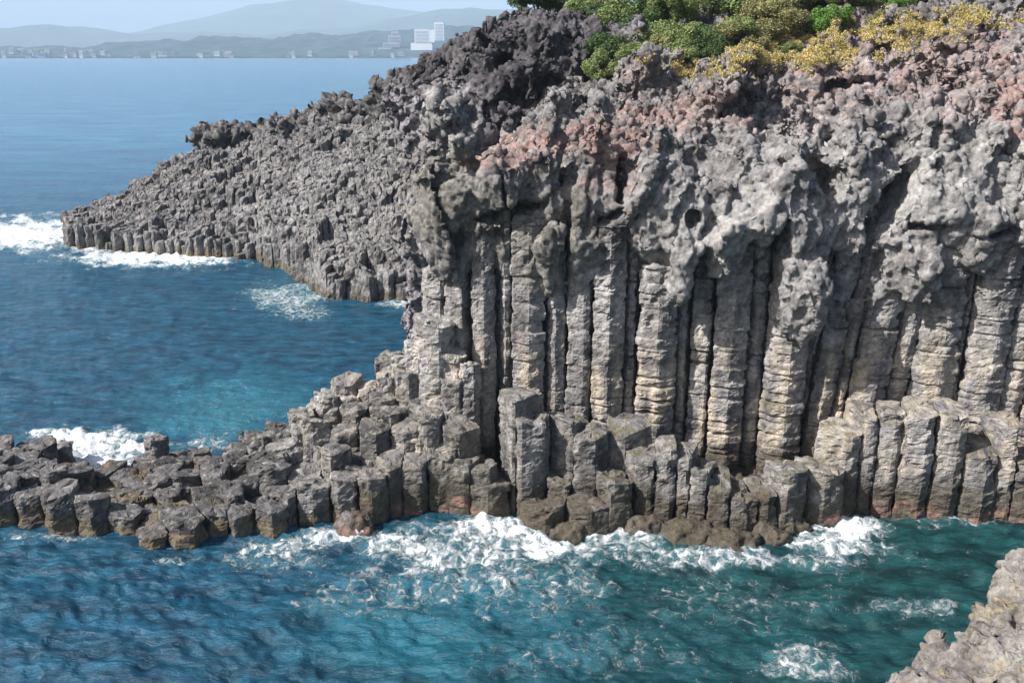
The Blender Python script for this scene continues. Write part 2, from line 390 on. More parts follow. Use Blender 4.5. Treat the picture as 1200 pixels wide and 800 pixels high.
HOLLOW = [(880,120,47,1.4,1.3,.7,25),(1060,150,45,.8,1.2,.9,-25),(1150,140,44.5,.5,1.2,1.,-20),(985,175,43.8,.4,1.2,.9,-30),(1100,60,52,1.4,1.3,.5,-15),(930,60,55,1.2,1.3,.5,20),(603,249,41.8,1.5,1.0,.28,12),(800,180,43.6,1.1,1.5,.9,-35),(835,190,43.6,1.0,1.8,1.0,20),(850,175,43.4,.5,1.4,1.1,0),(727,205,42.6,.28,1.4,1.3,-4),(1045,235,41.6,.55,1.5,1.6,-30),(1010,300,41.4,.22,1.2,2.6,-30),
          (970,215,42,.5,1.3,.7,-35),(945,195,42.5,.9,1.2,.35,0),(905,300,41.3,.35,1.4,1.8,-8),(820,318,41.2,.4,1.5,1.2,-10),(880,315,41,.3,1.3,1.4,0),(812,255,40.9,.3,.5,.3,0),(665,300,41.5,.16,1,2.4,0),(598,290,41.5,.16,1,2.2,6),
          (870,85,50,.8,1.3,.5,-30),(1000,100,50.5,1.2,1.4,.35,10),(1130,95,49,.5,1.2,.7,-35),(1100,90,49,.5,1.2,.6,35),(770,165,44.4,.6,1.,.5,30),(660,185,43,.2,.8,1.4,-12),(1040,60,54,1.4,1.4,.35,12),(950,120,48,.9,1.3,.4,-20),
          (1090,265,40.9,1.,.8,.18,0),(520,195,42.6,.5,.7,.25,30),(1150,40,54,1.,1.4,.4,0),(910,140,46.2,.9,1.2,.5,40),(960,150,45.5,.5,1,.5,-30),(720,250,41.9,1.,.7,.14,25),(1170,275,40.7,.8,.8,.15,5)]
def ell(X, Y, Z, b):
    px, py, Yd, rx, ry, rz, an = b[:7]; c = at(px, py, Yd); a = math.radians(an); ca, sa = math.cos(a), math.sin(a)
    x = X-c[0]; z = Z-c[2]; u = x*ca+z*sa; v = -x*sa+z*ca; k = np.sqrt((u/rx)**2+((Y-c[1])/ry)**2+(v/rz)**2)
    return (k-1)*min(rx, ry, rz)*1.0
def cliff_sdf(X, Y, Z):
    zl = zlow(X); inset = 1.9*(1-sstep(-.6, .35, Z-zl))-3.5*(1-sstep(-.1, 1.1, Z))
    d = yface(X)+inset + .12*np.clip(Z-14, 0, 9) - Y
    xl = np.interp(Z, [-2, 7, 9, 12, 14, 16], [-1.7, -1.7, -2.7, -3.7, -4.7, -4.9]) + .4*np.clip(Y-45.5, 0, 30)
    d = smax(d, xl-X, .9)
    d = d - .75*sstep(-.7, .1, Z-zl)*(1-sstep(1.5, 5., Z-zl))
    d = smax(d, Z-topz(X, Y), .8)
    for b in BULGE: d = smin(d, ell(X, Y, Z, b), .55)
    return d
def warp(P, a=.6, s=90, f=.35):
    return P+a*np.stack([noise(P*f, s), noise(P*f+31, s+1), noise(P*f+57, s+2)], 1)
def cliff_detail(P, S):
    up = sstep(14.5, 18, P[:, 2]); W = warp(P, .8)
    ck, ed = chunk(W*np.array([.42, .42, .22], f32), 47)
    d = S - (.08+.62*up)*fbm(W*np.array([.36, .36, .26], f32), 2, 12)*1.5 - (.0+.16*up)*(ridged(W*np.array([.7, .7, .55], f32), 3, 40)-.8) - (.55+.5*up)*ck + .08*(1-ed)
    c5, e5 = chunk(P*np.array([.85, .85, .42], f32)+.2*noise(P*.6, 3)[:, None], 48); d = d - (.12+.32*up)*c5
    # fluting that carries the columns on up into the massive rock
    fl = np.abs(np.sin((P[:, 0]+noise(P*.3, 61)*1.2)*1.9))
    d = d - .18*(1-sstep(10.5, 15.5, P[:, 2]))*(fl-.6)
    for b in HOLLOW: d = smax(d, -(ell(P[:, 0], P[:, 1], P[:, 2], (b[0], b[1], b[2], b[3]*1.15, b[4]*1.7, b[5]*1.2, b[6]))+.12*noise(P*1.6, 5)), .14)
    return d
V, Q = surface(cliff_sdf, (-7, 39.3, -1), (44, 67, 27), .15, 2.2, cliff_detail)
def roughen(V, Q, amp=1., up=None, s=0, two=True):
    N = vnormals(V, Q); k = 1. if up is None else up
    W = warp(V, .22, 120+s, .9)
    c1, e1 = chunk(W*np.array([1., 1., .62], f32), 50+s); c2, e2 = chunk(W*np.array([2.5, 2.5, 1.7], f32), 51+s)
    d = (.50*c1*(k+.12) - .03*(1-e1)*k + .22*c2*(.5+.5*k) + .09*fbm(V*np.array([2.4, 2.4, 1.1], f32), 4, 60+s) )*amp
    V2 = V+N*d[:, None]; return V2, vnormals(V2, Q)
up = .10+.5*sstep(13.8, 16.8, V[:, 2]+fbm(V*.3, 2, 33)*1.5)
V, N = roughen(V, Q, 1., up)
def crisp(V, Q, amp, s):
    V, Q = refine(V, Q); N = vnormals(V, Q); W = warp(V, .12, 140+s, 2.)
    a, e = chunk(W*np.array([2.1, 2.1, 1.1], f32), 170+s); b, e2 = chunk(W*np.array([4.6, 4.6, 3.], f32), 171+s)
    V = V+N*((.13*a+.075*b-.05*(1-sstep(0, .25, e))+.05*fbm(V*6, 2, 172+s))*(amp(V) if callable(amp) else amp))[:, None]
    g, e3 = chunk(W*np.array([.9, .9, .36], f32)+5, 173+s); V = V+N*(.13*g)[:, None]      # upright fracture planes
    return V, Q, vnormals(V, Q)
V, Q, N = crisp(V, Q, lambda V: .1+.72*sstep(13.8, 16.2, V[:, 2]+fbm(V*.3, 2, 33)*1.5), 1)
VC, QC = V, Q
np_mesh('cliff_top', V, Q, M_ROCK, cliff, smooth=False, colr=tide(rock_colour(V, N, streak=False), V, N))
BV = BVHTree.FromPolygons([Vector(v) for v in V.tolist()], Q.tolist())

# wall columns: px centre at mid height, width in px, front offset in m, foot pixel y
WALL = [(519,32,.5,445),(541,30,.1,470),(567,24,-.35,560),(590,26,.3,540),(620,34,0,530),(650,26,.35,525),(683,30,.2,535),(710,32,-.05,530),(736,24,.45,520),(768,44,-.15,540),(801,24,.6,530),(826,26,.15,560),(852,36,-.3,565),(884,30,.35,560),(920,44,-.35,590),(948,24,.45,560),(968,24,.2,560),(992,26,.65,520),(1021,36,.15,510),(1052,28,.5,500),(1092,46,0,490),(1118,26,.55,490),(1146,50,-.1,520),(1182,36,.3,520),(1215,40,.1,520),(1250,44,.3,520),(1290,44,0,520),(1330,44,.3,520),(1370,44,0,520)]
seeds = []; meta = []
for (px, w, off, fy) in WALL:
    p = at(px, 430, 42); X = p[0]; Yc = yface(X)+.55+off; seeds.append((X, Yc)); meta.append(('wall', w, off, fy))
for (px, w, off, fy) in WALL:             # a second row behind closes the gaps
    X = at(px+16, 430, 43)[0]; seeds.append((X, yface(X)+1.65)); meta.append(('back', w, off, fy))
# ledge: shorter columns at the foot: px, top py, foot py
LEDGE = [(545,535,600),(575,560,605),(607,462,600),(632,490,610),(650,560,612),(665,492,605),(690,508,612),(715,556,620),(735,498,600),(757,528,613),(780,518,615),(802,528,616),(824,545,620),(846,560,624),(868,572,626),(893,570,624),(916,545,622),
         (960,545,615),(985,500,600),(1008,480,598),(1034,476,600),(1068,477,604),(1104,477,606),(1140,520,608),(1172,490,606),(1200,530,610),(1235,500,606),(1270,520,606),(1310,500,606),(1350,520,606),(640,585,622),(690,585,625)]
nW = len(seeds)
for i, (px, ty, fy) in enumerate(LEDGE):
    g = on(px, fy, 0); Y = max(g[1]+.9, 37.3) if fy < 612 else g[1]+.9
    X = (px-600)/F*(Y*CP+17.5*SP); seeds.append((X, min(Y, yface(X)-.65))); meta.append(('ledge', ty, 0, fy))
polys = voronoi(seeds, 1.55)
for i, (poly, mt, sd) in enumerate(zip(polys, meta, seeds)):
    if poly is None: continue
    X, Y = sd; kind = mt[0]
    if kind == 'wall':
        zt = zlow(X)+.8; w = mt[1]/F*44.*1.22; c = np.array(sd)
        poly = [(X+(a-X)*1., b) for a, b in poly]
        wd = max(a for a, b in poly)-min(a for a, b in poly); k = min(1., w/wd)
        poly = [(X+(a-X)*k, Y+(b-Y)*min(1, k*1.15)) for a, b in poly]
        lean = (.0, 0)
        if 940 < 600+F*X/44 < 1060: lean = (.07, 0)
        if X > 13: lean = (lean[0]+.015, 0)
        X0 = lean[0]*5.5; poly = [(a-X0, b) for a, b in poly]
        z0 = -.8
        r = column_obj(cliff, poly, z0, zt, M_COLUMN, M=40, dz=.085, joint=(.16, .85) if X > 5 else (.25, 1.4), groove=.23 if X > 5 else .13, gp=5 if X > 5 else 10, shrink=.97, rnd=.05 if X > 5 else .03, lean=lean, rough=.04, seed=i, blk=.04, beige=.8, chip=.5)
    elif kind == 'back':
        r = column_obj(cliff, poly, -.8, zlow(X)+1.5, M_COLUMN, M=20, dz=.14, joint=(.4, .9), groove=.1, shrink=.985, rough=.04, seed=i, beige=.75, chip=.2)
    else:
        z1 = float(at(600, mt[1], Y)[2]); z1 = max(z1, .35)
        r = column_obj(cliff, poly, -.9, z1, M_COLUMN, M=34, dz=.09, joint=(.8, 2.), groove=.03, shrink=.98, rough=.045, seed=i, beige=.5 if X > 12 else .15, dark=.0 if X > 12 else .2, tilt=(random.uniform(-.2, .2), random.uniform(-.15, .2)), dome=.03, chip=.5, blk=.025, rnd=.07)
    emit(cliff, *r, M_COLUMN)

# ============================================================ CAUSEWAY of broken columns
cw = tag(empty('column_reef', (-12, 39, 0)), 'low reef of broken hexagonal basalt stumps stepping down from the cliff into the sea', 'reef')
# height fields drawn as (px, far Y, near Y, ...) : front and back shore by pixel, top height profile
FRONT = [(-400,622),(0,622),(60,622),(130,640),(200,645),(260,640),(330,625),(430,612),(500,606),(560,602),(600,600)]
BACK = [(-400,545),(0,548),(60,548),(100,560),(150,556),(180,535),(230,535),(290,530),(330,500),(380,480),(440,470),(480,430),(520,420),(600,420)]
def fpx(px, tab): return np.interp(px, [a for a, b in tab], [b for a, b in tab])
def cw_height(px, Y):
    yf = float(on(px, fpx(px, FRONT), 0)[1]); yb = float(np.interp(px, [-400, 0, 60, 100, 150, 180, 290, 380, 450, 520, 600], [43.5, 43.5, 43.2, 41.2, 41.4, 43.2, 43.6, 44.2, 44.8, 45, 44]))
    if Y < yf+.5 or Y > yb: return None
    t = (Y-yf)/(yb-yf)
    ridge = float(np.interp(px, [-400, 0, 60, 90, 150, 180, 230, 290, 330, 380, 440, 470, 500, 540, 600], [1.6, 1.6, 1.5, .8, .7, .9, 1.0, 1.5, 2.4, 3.4, 4.5, 5.9, 7.5, 7.2, 5.2]))
    front = float(np.interp(px, [-400, 0, 60, 120, 180, 290, 400, 500, 560, 600], [1.7, 1.7, 1.9, 1.2, .7, .9, 1.7, 2.6, 2.0, 2.2]))
    return front+(ridge-front)*min(1, (t/.8))**1.1
seeds = hexseeds(-40, -1.0, 34.5, 46, 1.28, .26); wl = [s for s in seeds]
wallpts = [at(px, 430, 42)[0] for (px, *_ ) in WALL]
polys = voronoi(seeds, 1.45); n_cw = 0
for i, (poly, (X, Y)) in enumerate(zip(polys, seeds)):
    if poly is None: continue
    px = 600+F*X/(Y*CP+18*SP)
    if px > 545 and Y > 39.6: continue
    if px > 600: continue
    h = cw_height(px, Y)
    if h is None: continue
    h += random.choice((-.8, -.5, -.25, 0, 0, .2, .4, .55 if px > 260 else .4))*(.75+.45*(px > 300)); h = max(h, .3)
    r = column_obj(cw, poly, -.9, h, M_COLUMN, M=34, dz=.1, joint=(.8, 2.), groove=.03, shrink=.975, rough=.045, seed=1000+i, tilt=(random.uniform(-.22, .2), random.uniform(-.2, .3)), dome=.03, chip=.4, rnd=.06, beige=.25 if px > 330 else 0, blk=.02,
                   dark=.5 if px < 330 else .34)
    emit(cw, *r, M_COLUMN); n_cw += 1
# taller stumps standing out
for i, (px, ty, Y, w) in enumerate([(183,512,42.6,1.0),(508,374,42.1,1.8),(490,402,42.4,1.2),(532,412,41.7,1.2),(550,425,41.2,1.),(430,452,43.4,1.1),(408,462,43,1.1),(384,460,42.8,1.2),(355,500,42,1.1),(488,508,40,1.4),(523,520,39.6,1.3),(455,436,43,1.2),(474,420,42.8,1.2),(460,520,40.3,1.2),(437,535,39.8,1.2),(12,540,40.5,1.5),(35,525,42.8,1.4),(68,522,43.3,1.3),(305,508,42.2,1.5),(330,520,41.2,1.4)]):
    c = at(px, ty, Y); a0 = random.random(); k = 6
    poly = [(c[0]+w*.56*math.cos(a0+2*math.pi*j/k)*random.uniform(.9, 1.1), Y+w*.56*math.sin(a0+2*math.pi*j/k)*random.uniform(.9, 1.1)) for j in range(k)]
    r = column_obj(cw, poly, -.8, float(c[2]), M_COLUMN, M=34, dz=.1, joint=(.7, 1.8), groove=.04, shrink=1., rough=.05, seed=3000+i, tilt=(random.uniform(-.25, .2), random.uniform(-.2, .25)), dome=.04, chip=.55, blk=.03, rnd=.07, beige=.6 if px > 380 else .1)
    emit(cw, *r, M_COLUMN); n_cw += 1
print('causeway columns', n_cw)

# ============================================================ HEADLAND
hl = tag(empty('rocky_headland', (-18, 88, 0)), 'dark low headland of packed basalt columns reaching out to sea behind the cliff', 'headland')
HF = [(40,297),(75,290),(150,296),(230,302),(300,306),(335,325),(370,350),(430,354),(510,352),(600,345)]
HR = [(60,268,106),(75,257,107),(110,243,109),(150,218,111),(190,193,113),(240,158,115),(300,150,116),(340,142,116),(430,124,112),(480,102,106),(540,78,99),(600,76,95)]
def head_height(px, Y):
    yf = float(on(px, fpx(px, HF), 0)[1]); yr = float(np.interp(px, [a for a, b, c in HR], [c for a, b, c in HR]))
    zr = float(at(px, np.interp(px, [a for a, b, c in HR], [b for a, b, c in HR]), yr)[2])
    if px < 66 or Y < yf or Y > yr+9: return None
    t = (Y-yf)/(yr-yf)
    if t <= 1: return min(zr, 1.6+ .6*(px > 300)) + max(zr-2, 0)*t**.92
    return zr*(1-(t-1)*.8*(yr-yf)/9) if t < 2.2 else None
seeds = hexseeds(-68, -1, 71, 130, .95, .27); polys = voronoi(seeds, 1.03); HC = []
for i, (poly, (X, Y)) in enumerate(zip(polys, seeds)):
    if poly is None: continue
    z = 8
    for _ in range(4):
        px = 600+F*X/(Y*CP+(H-z)*SP); h = head_height(px, Y)
        if h is None: break
        z = h
    if h is None or h < .2 or px > 560: continue
    nn = float(noise(np.array([[X*.25, Y*.25, 0]]), 5)[0]); h += random.choice((-1.9, -.8, -.3, -.1, 0, 0, .05, .15, .35))*(1. if h > 3 else .5)+nn*1.6
    h = max(h, .3)
    V, q, t, N = column_mesh(poly, max(-.6, h-4.5), h, M=14, dz=.3, joint=(.6, 1.5), groove=.04, shrink=.93, rough=.06, seed=5000+i, tilt=(random.uniform(-.5, .4), random.uniform(.0, 1.1) if h > 2.6 else random.uniform(-.1, .2)), dome=.05, chip=.7, blk=.05, rnd=.08)
    c = None
    u, v = pix(X, Y, h); HC.append((-(1/Y)*(1+random.random()*.02), V, q, t, c))
HC.sort(key=lambda a: a[0]); VV = np.concatenate([h[1] for h in HC]); NN = np.zeros_like(VV); CC = tide(rock_colour(VV, NN, dark=.16, streak=False), VV, NN); k0 = 0
for k, h in enumerate(HC): HC[k] = (*h[:4], CC[k0:k0+len(h[1])]); k0 += len(h[1])
print('headland columns', len(HC))
for (_, V, q, t, c) in HC[:100]: emit(hl, V, q, t, c, M_HEAD)
vs, qs, ts, cs, o_ = [], [], [], [], 0
for (_, V, q, t, c) in HC[100:]:
    vs.append(V); qs.append(q+o_); ts.append(t+o_); cs.append(c); o_ += len(V)
tag(emit(hl, np.concatenate(vs), np.concatenate(qs), np.concatenate(ts), np.concatenate(cs), M_HEAD, 'column_field'), kind='stuff')
# clinker crust along the ridge
RB = [(258,160,115,3.,2.8,1.6),(285,160,115,2.4,2.4,1.3),(305,165,115,2.4,2.,1.2),(350,150,115,3.4,2.4,1.4),(372,142,115,2.2,2.4,1.5),(398,133,114,2.4,2.4,1.9),(425,138,112,2.8,2.4,1.8),(460,120,108,3.,2.4,2.1),(470,108,106,2.1,2.4,1.8),(495,112,104,3.2,2.6,2.7),(330,156,115,2.4,2.,1.1)]
def ridge_sdf(X, Y, Z):
    d = 99.
    for (px, py, Yd, rx, ry, rz) in RB: d = smin(d, ell(X, Y, Z, (px, py, Yd, rx, ry, rz, 0)), .5) if not np.isscalar(d) else ell(X, Y, Z, (px, py, Yd, rx, ry, rz, 0))
    return d
V, Q = surface(ridge_sdf, (-42, 98, 5), (-4, 120, 22), .26, 1.6, lambda P, S: S-.5*fbm(warp(P)*.6, 3, 14)-.3*(ridged(P*.9, 2, 15)-.8))
V, N = roughen(V, Q, 1.1, 1.3, 3); np_mesh('lava_crust', V, Q, M_ROCK, hl, colr=rock_colour(V, N, dark=.45, streak=False))

# ============================================================ BACK CRAG
CR = [(640,100,63,5.4,4.5,4.0),(600,130,62,4.2,4,3.0),(575,95,64,2.6,3,2.6),(560,150,64,3.2,3.5,3.),(690,110,62,3.4,4,3.4),(640,60,65,3.,3,2.1),(675,55,66,2.4,3,1.5),(545,85,68,2.2,3,1.8),(620,50,66,2.6,3,1.7),
      (540,150,68,3.6,4,4.4),(528,165,72,3.,4,4.),(738,80,61,1.5,3,2.),(735,130,58,2.4,3.5,2.4),(520,120,72,3.6,4,3.),(580,220,67,4.5,5,7.),(602,340,66,4.8,5,7.5)]
def crag_sdf(X, Y, Z):
    d = None
    for (px, py, Yd, rx, ry, rz) in CR:
        e = ell(X, Y, Z, (px, py, Yd, rx, ry, rz, 0)); d = e if d is None else smin(d, e, .8)
    core = smax(smax(np.abs(X-2)-9, np.abs(Y-70)-8, 1.), Z-16+.5*np.abs(X-6), 1.)
    return smin(d, core, 1.)
CH = [(660,115,58.6,2.,1.6,1.2,-35),(690,95,58.4,1.,1.6,2.,-30),(590,80,60.6,.5,1.2,.8,-35),(615,120,58.6,1.8,1.2,.55,-25),(725,110,57,.45,1.4,1.6,-15),(600,165,58.8,2.,1.2,.4,20),(715,75,59.5,.5,1.3,1.2,-30),(650,75,60.5,1.4,1,.4,-30),(690,135,58,.6,1.3,.9,-30)]
def crag_detail(P, S):
    W = warp(P, 1.6, 92, .4); d = S-.75*fbm(W*np.array([.5, .5, .5], f32), 3, 16)-.75*(ridged(np.stack([W[:, 0]*.2+W[:, 2]*.18, W[:, 1]*.35, W[:, 2]*.62-W[:, 0]*.3], 1), 3, 18)-.9)
    for b in CH: d = smax(d, -ell(P[:, 0], P[:, 1], P[:, 2], b), .25)
    return d
V, Q = surface(crag_sdf, (-14, 55, -1), (14, 80, 26), .19, 2.4, crag_detail)
V, N = roughen(V, Q, .75, .9, 7); V, Q, N = crisp(V, Q, .75, 2)
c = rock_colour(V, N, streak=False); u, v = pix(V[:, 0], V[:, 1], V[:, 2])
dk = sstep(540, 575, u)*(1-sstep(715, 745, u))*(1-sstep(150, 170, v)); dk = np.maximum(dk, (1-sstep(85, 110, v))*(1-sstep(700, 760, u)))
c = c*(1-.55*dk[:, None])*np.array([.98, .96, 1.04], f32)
crag = np_mesh('lava_crag', V, Q, M_ROCK, None, colr=c); tag(crag, 'dark clotted lava crag rising behind the grey cliff, left of the shrubs', 'crag')
BVC = BVHTree.FromPolygons([Vector(v) for v in V.tolist()], Q.tolist())

# ============================================================ NEAR ROCK bottom right
NR = [(1235,730,19,1.3,1.6,1.75),(1205,690,19.4,.55,.8,.7),(1190,760,18.4,.8,1.,.8),(1150,790,17.8,.75,1.,.85),(1112,790,17.4,.5,.8,.6),(1085,835,16.6,.6,.9,.75),(1130,850,16,1.2,1.5,1.2),(1220,850,16,1.8,2,1.8),(1290,780,18,2.2,2.4,2.6),(1065,870,15.8,.7,1.,.8)]
def near_sdf(X, Y, Z):
    d = None
    for (px, py, Yd, rx, ry, rz) in NR:
        e = ell(X, Y, Z, (px, py, Yd, rx, ry, rz, 0)); d = e if d is None else smin(d, e, .35)
    k = np.clip((X-9.6)/7, 0, 1); body = smax(np.hypot(X-9.6-7*k, Y-13.4)-2.3-.1*(5-Z).clip(0, 9), Z-6.3, 1.)
    return smin(d, body, .8)
V, Q = surface(near_sdf, (5, 8, -1), (20, 22, 14), .085, 1.4, lambda P, S: S-.3*fbm(warp(P)*.9, 3, 24)-.16*(ridged(P*1.2, 2, 25)-.8))
N = vnormals(V, Q); W = warp(V, .2, 130, 1.5); c1, e1 = chunk(W*1.8, 70); c2, e2 = chunk(W*4.2, 71)
V = V+N*(.17*c1+.08*c2+.05*fbm(V*5, 3, 72)-.1*np.clip(noise(V*4.5, 73)-.2, 0, 1))[:, None]; N = vnormals(V, Q)
c = np.tile(np.array([.185, .17, .155], f32), (len(V), 1))*(1+.5*fbm(V*1.5, 4, 2)+.3*fbm(V*6, 2, 3))[:, None].clip(.4, 1.7)
c = mix(c, (.29, .275, .255), sstep(.05, .3, fbm(V*.9, 3, 88))*.6); c = mix(c, (.24, .19, .10), sstep(.2, .4, fbm(V*2.2, 3, 89))*.5); c = tide(c.clip(.03, .7), V, N)
M_NEAR = rock_mat('near_rock', 2.6, .8, bdist=.12)
nr = np_mesh('shore_rock', V, Q, M_NEAR, None, colr=c); tag(nr, 'pale weathered knobbly rock face nearest the viewer, across the inlet from the cliff', 'rock')

# ============================================================ surf boulders at the foot of the cliff
bl = [('wide flat brown boulder awash below the middle of the cliff', 805,632,1.3,.45),('rounded weedy boulder left of the widest one in the surf', 755,624,.9,.4),('squat brown boulder under the tallest block of ledge columns', 855,640,1.2,.45),
      ('small reddish boulder beside the dark gap at the cliff foot', 930,622,.8,.6),('reddish boulder lying in the bright surf streak', 972,606,.9,.55),('low boulder wet with foam at the churned white water', 668,628,.8,.4),
      ('small rock at the seaward end of the brown boulders', 905,634,.8,.4),('dark rock between the reef and the churned water', 415,622,.9,.5)]
for i, (lb, px, py, r, hgt) in enumerate(bl):
    p = on(px, py, 0)
    def bs(X, Y, Z): return (np.sqrt(((X-p[0])/r)**2+((Y-p[1]-.3)/(r*.8))**2+((Z+.1)/(hgt+.25))**2)-1)*min(r, hgt+.25)
    V, Q = surface(bs, (p[0]-r*1.6, p[1]-r*1.6, -.8), (p[0]+r*1.6, p[1]+r*1.8, hgt+.8), .08, 1., lambda P, S: S-.22*fbm(P*1.1, 3, 30+i))
    N = vnormals(V, Q); c1, e1 = chunk(V*1.7, 80+i); V = V+N*(.14*c1+.03*fbm(V*5, 2, 9))[:, None]; N = vnormals(V, Q)
    o = np_mesh('boulder', V, Q, M_COLUMN, None, colr=tide(rock_colour(V, N, dark=.25), V, N)); tag(o, lb, 'boulder', 'boulders in the surf')

# ============================================================ PLATEAU behind
gx = np.linspace(2, 260, 130); gy = np.linspace(64, 420, 150); GX, GY = np.meshgrid(gx, gy, indexing='ij')
P = np.stack([GX.ravel(), GY.ravel(), 0*GX.ravel()], 1).astype(f32)
z = 22.2+np.clip(P[:, 0]-6, 0, 30)*.05+np.clip(P[:, 1]-66, 0, 30)*.04+fbm(P*.08, 4, 4)*1.2
z = z-(1-sstep(2, 9, P[:, 0]-(P[:, 1]-64)*.02))*8
P[:, 2] = z; I = np.arange(130*150).reshape(130, 150)
q = np.stack([I[:-1, :-1].ravel(), I[1:, :-1].ravel(), I[1:, 1:].ravel(), I[:-1, 1:].ravel()], 1)
M_SOIL = flat_mat('plateau_soil', (.085, .095, .04), .95, .8, .35)
tag(np_mesh('terrain', P, q, M_SOIL), 'green brown heath land running back from the cliff top', 'terrain', kind='structure')

# ============================================================ VEGETATION
LEAF = {'dark': leaf_mat('leaf_dark', (.03, .065, .018), (.11, .18, .05)), 'green': leaf_mat('leaf_green', (.10, .15, .04), (.30, .36, .13)),
        'olive': leaf_mat('leaf_olive', (.14, .14, .05), (.36, .35, .15)), 'bright': leaf_mat('leaf_bright', (.07, .16, .02), (.17, .32, .05)),
        'gold': leaf_mat('leaf_gold', (.36, .32, .11), (.74, .60, .27))}
M_BARK = flat_mat('bark', (.13, .10, .08), .95, .3, 6)
def leaves(n, rad, size, rs, lumps):
    """leaf-sized quads spread through the outer part of a lumpy crown"""
    cen = []
    for _ in range(lumps):
        d = rs.normal(size=3); d /= np.linalg.norm(d); cen.append((d*rad*rs.uniform(.25, .72), rs.uniform(.28, .48)*min(rad)))
    which = rs.integers(0, lumps, n); d = rs.normal(size=(n, 3)); d /= np.linalg.norm(d, axis=1, keepdims=True)
    C = np.array([cen[k][0] for k in which]); R = np.array([cen[k][1] for k in which]); rr = rs.uniform(.45, 1.05, n)
    P = C+d*(R*rr)[:, None]
    nrm = d+rs.normal(size=(n, 3))*.6; nrm /= np.linalg.norm(nrm, axis=1, keepdims=True)
    t = np.cross(nrm, rs.normal(size=(n, 3))); t /= np.linalg.norm(t, axis=1, keepdims=True); b = np.cross(nrm, t)
    s = size*rs.uniform(.6, 1.4, n)[:, None]
    V = np.stack([P-t*s, P+b*s*.55, P+t*s, P-b*s*.55], 1).reshape(-1, 3)
    return V, np.arange(4*n).reshape(n, 4), cen
def limb(a, b, r0, r1, k=6):
    a = np.array(a, float); b = np.array(b, float); d = b-a; d /= np.linalg.norm(d); u = np.cross(d, [.3, .9, .1]); u /= np.linalg.norm(u); w = np.cross(d, u)
    th = np.linspace(0, 2*math.pi, k, endpoint=False); m = (a+b)/2+np.random.default_rng(3).normal(size=3)*.04; rings = []
    for c, r in ((a, r0), (m, (r0+r1)/2), (b, r1)): rings.append(c+np.outer(np.cos(th), u)*r+np.outer(np.sin(th), w)*r)
    V = np.concatenate(rings); i = np.arange(k); j = (i+1) % k
    return V, np.concatenate([np.stack([s*k+i, s*k+j, (s+1)*k+j, (s+1)*k+i], 1) for s in (0, 1)])
PROTO = {}
def make_plant(kind, var, tall):
    rs = np.random.default_rng(100+var*7+len(kind)*31+(50 if tall else 0))
    rad = np.array([1., 1., .8]) if not tall else np.array([1.5, 1.5, 1.3])
    V, Fc, cen = leaves(9000 if not tall else 8000, rad, .042 if not tall else .075, rs, 15)
    z0 = .75 if not tall else 3.4; V = V+np.array([0, 0, z0]); V[:, 2] = np.maximum(V[:, 2], .02)
    vv, ff, o = [], [], 0; hub = np.array([0, 0, z0*.45])
    segs = [((0, 0, -.25), hub, .07 if not tall else .16, .05 if not tall else .12)]
    for c, r in cen[:9]: segs.append((hub, c*.8+np.array([0, 0, z0]), .04 if not tall else .08, .012))
    for s in segs:
        a, b = limb(*s); vv.append(a); ff.append(b+o); o += len(a)
    return (V, Fc), (np.concatenate(vv), np.concatenate(ff))
def plant(kind, var, loc, s, rot, name, label, cat, group, tall=False):
    key = (kind, var, tall)
    root = tag(empty(name, loc), label, cat, group); root.rotation_euler.z = rot; root.scale = s if hasattr(s, '__len__') else (s, s, s)
    if key not in PROTO:
        (V, Fc), (tv, tf) = make_plant(kind, var, tall); L0 = root.location.copy(); root.location = (0, 0, 0)
        cr = np_mesh('crown', V, Fc, LEAF[kind], root, smooth=False); tr = np_mesh('trunk' if tall else 'stem', tv, tf, M_BARK, root)
        root.location = L0; PROTO[key] = (cr, tr)
    else:
        for src in PROTO[key]:
            c = src.copy(); COL.objects.link(c); c.parent = root
    return root
def hit(px, py, trees=(BV,)):
    dx, dy, dz = ray(px, py); d = Vector((dx, dy, dz)).normalized(); best = None
    for b in trees:
        h = b.ray_cast(Vector((0, 0, H)), d)
        if h[0] is not None and (best is None or h[3] < best[3]): best = h
    return best
def ground(X, Y):
    h = BV.ray_cast(Vector((X, Y, 60)), Vector((0, 0, -1)))
    if h[0] is not None: return h[0].z
    return float(22.2+max(min(X-6, 30), 0)*.05+max(min(Y-66, 30), 0)*.04)
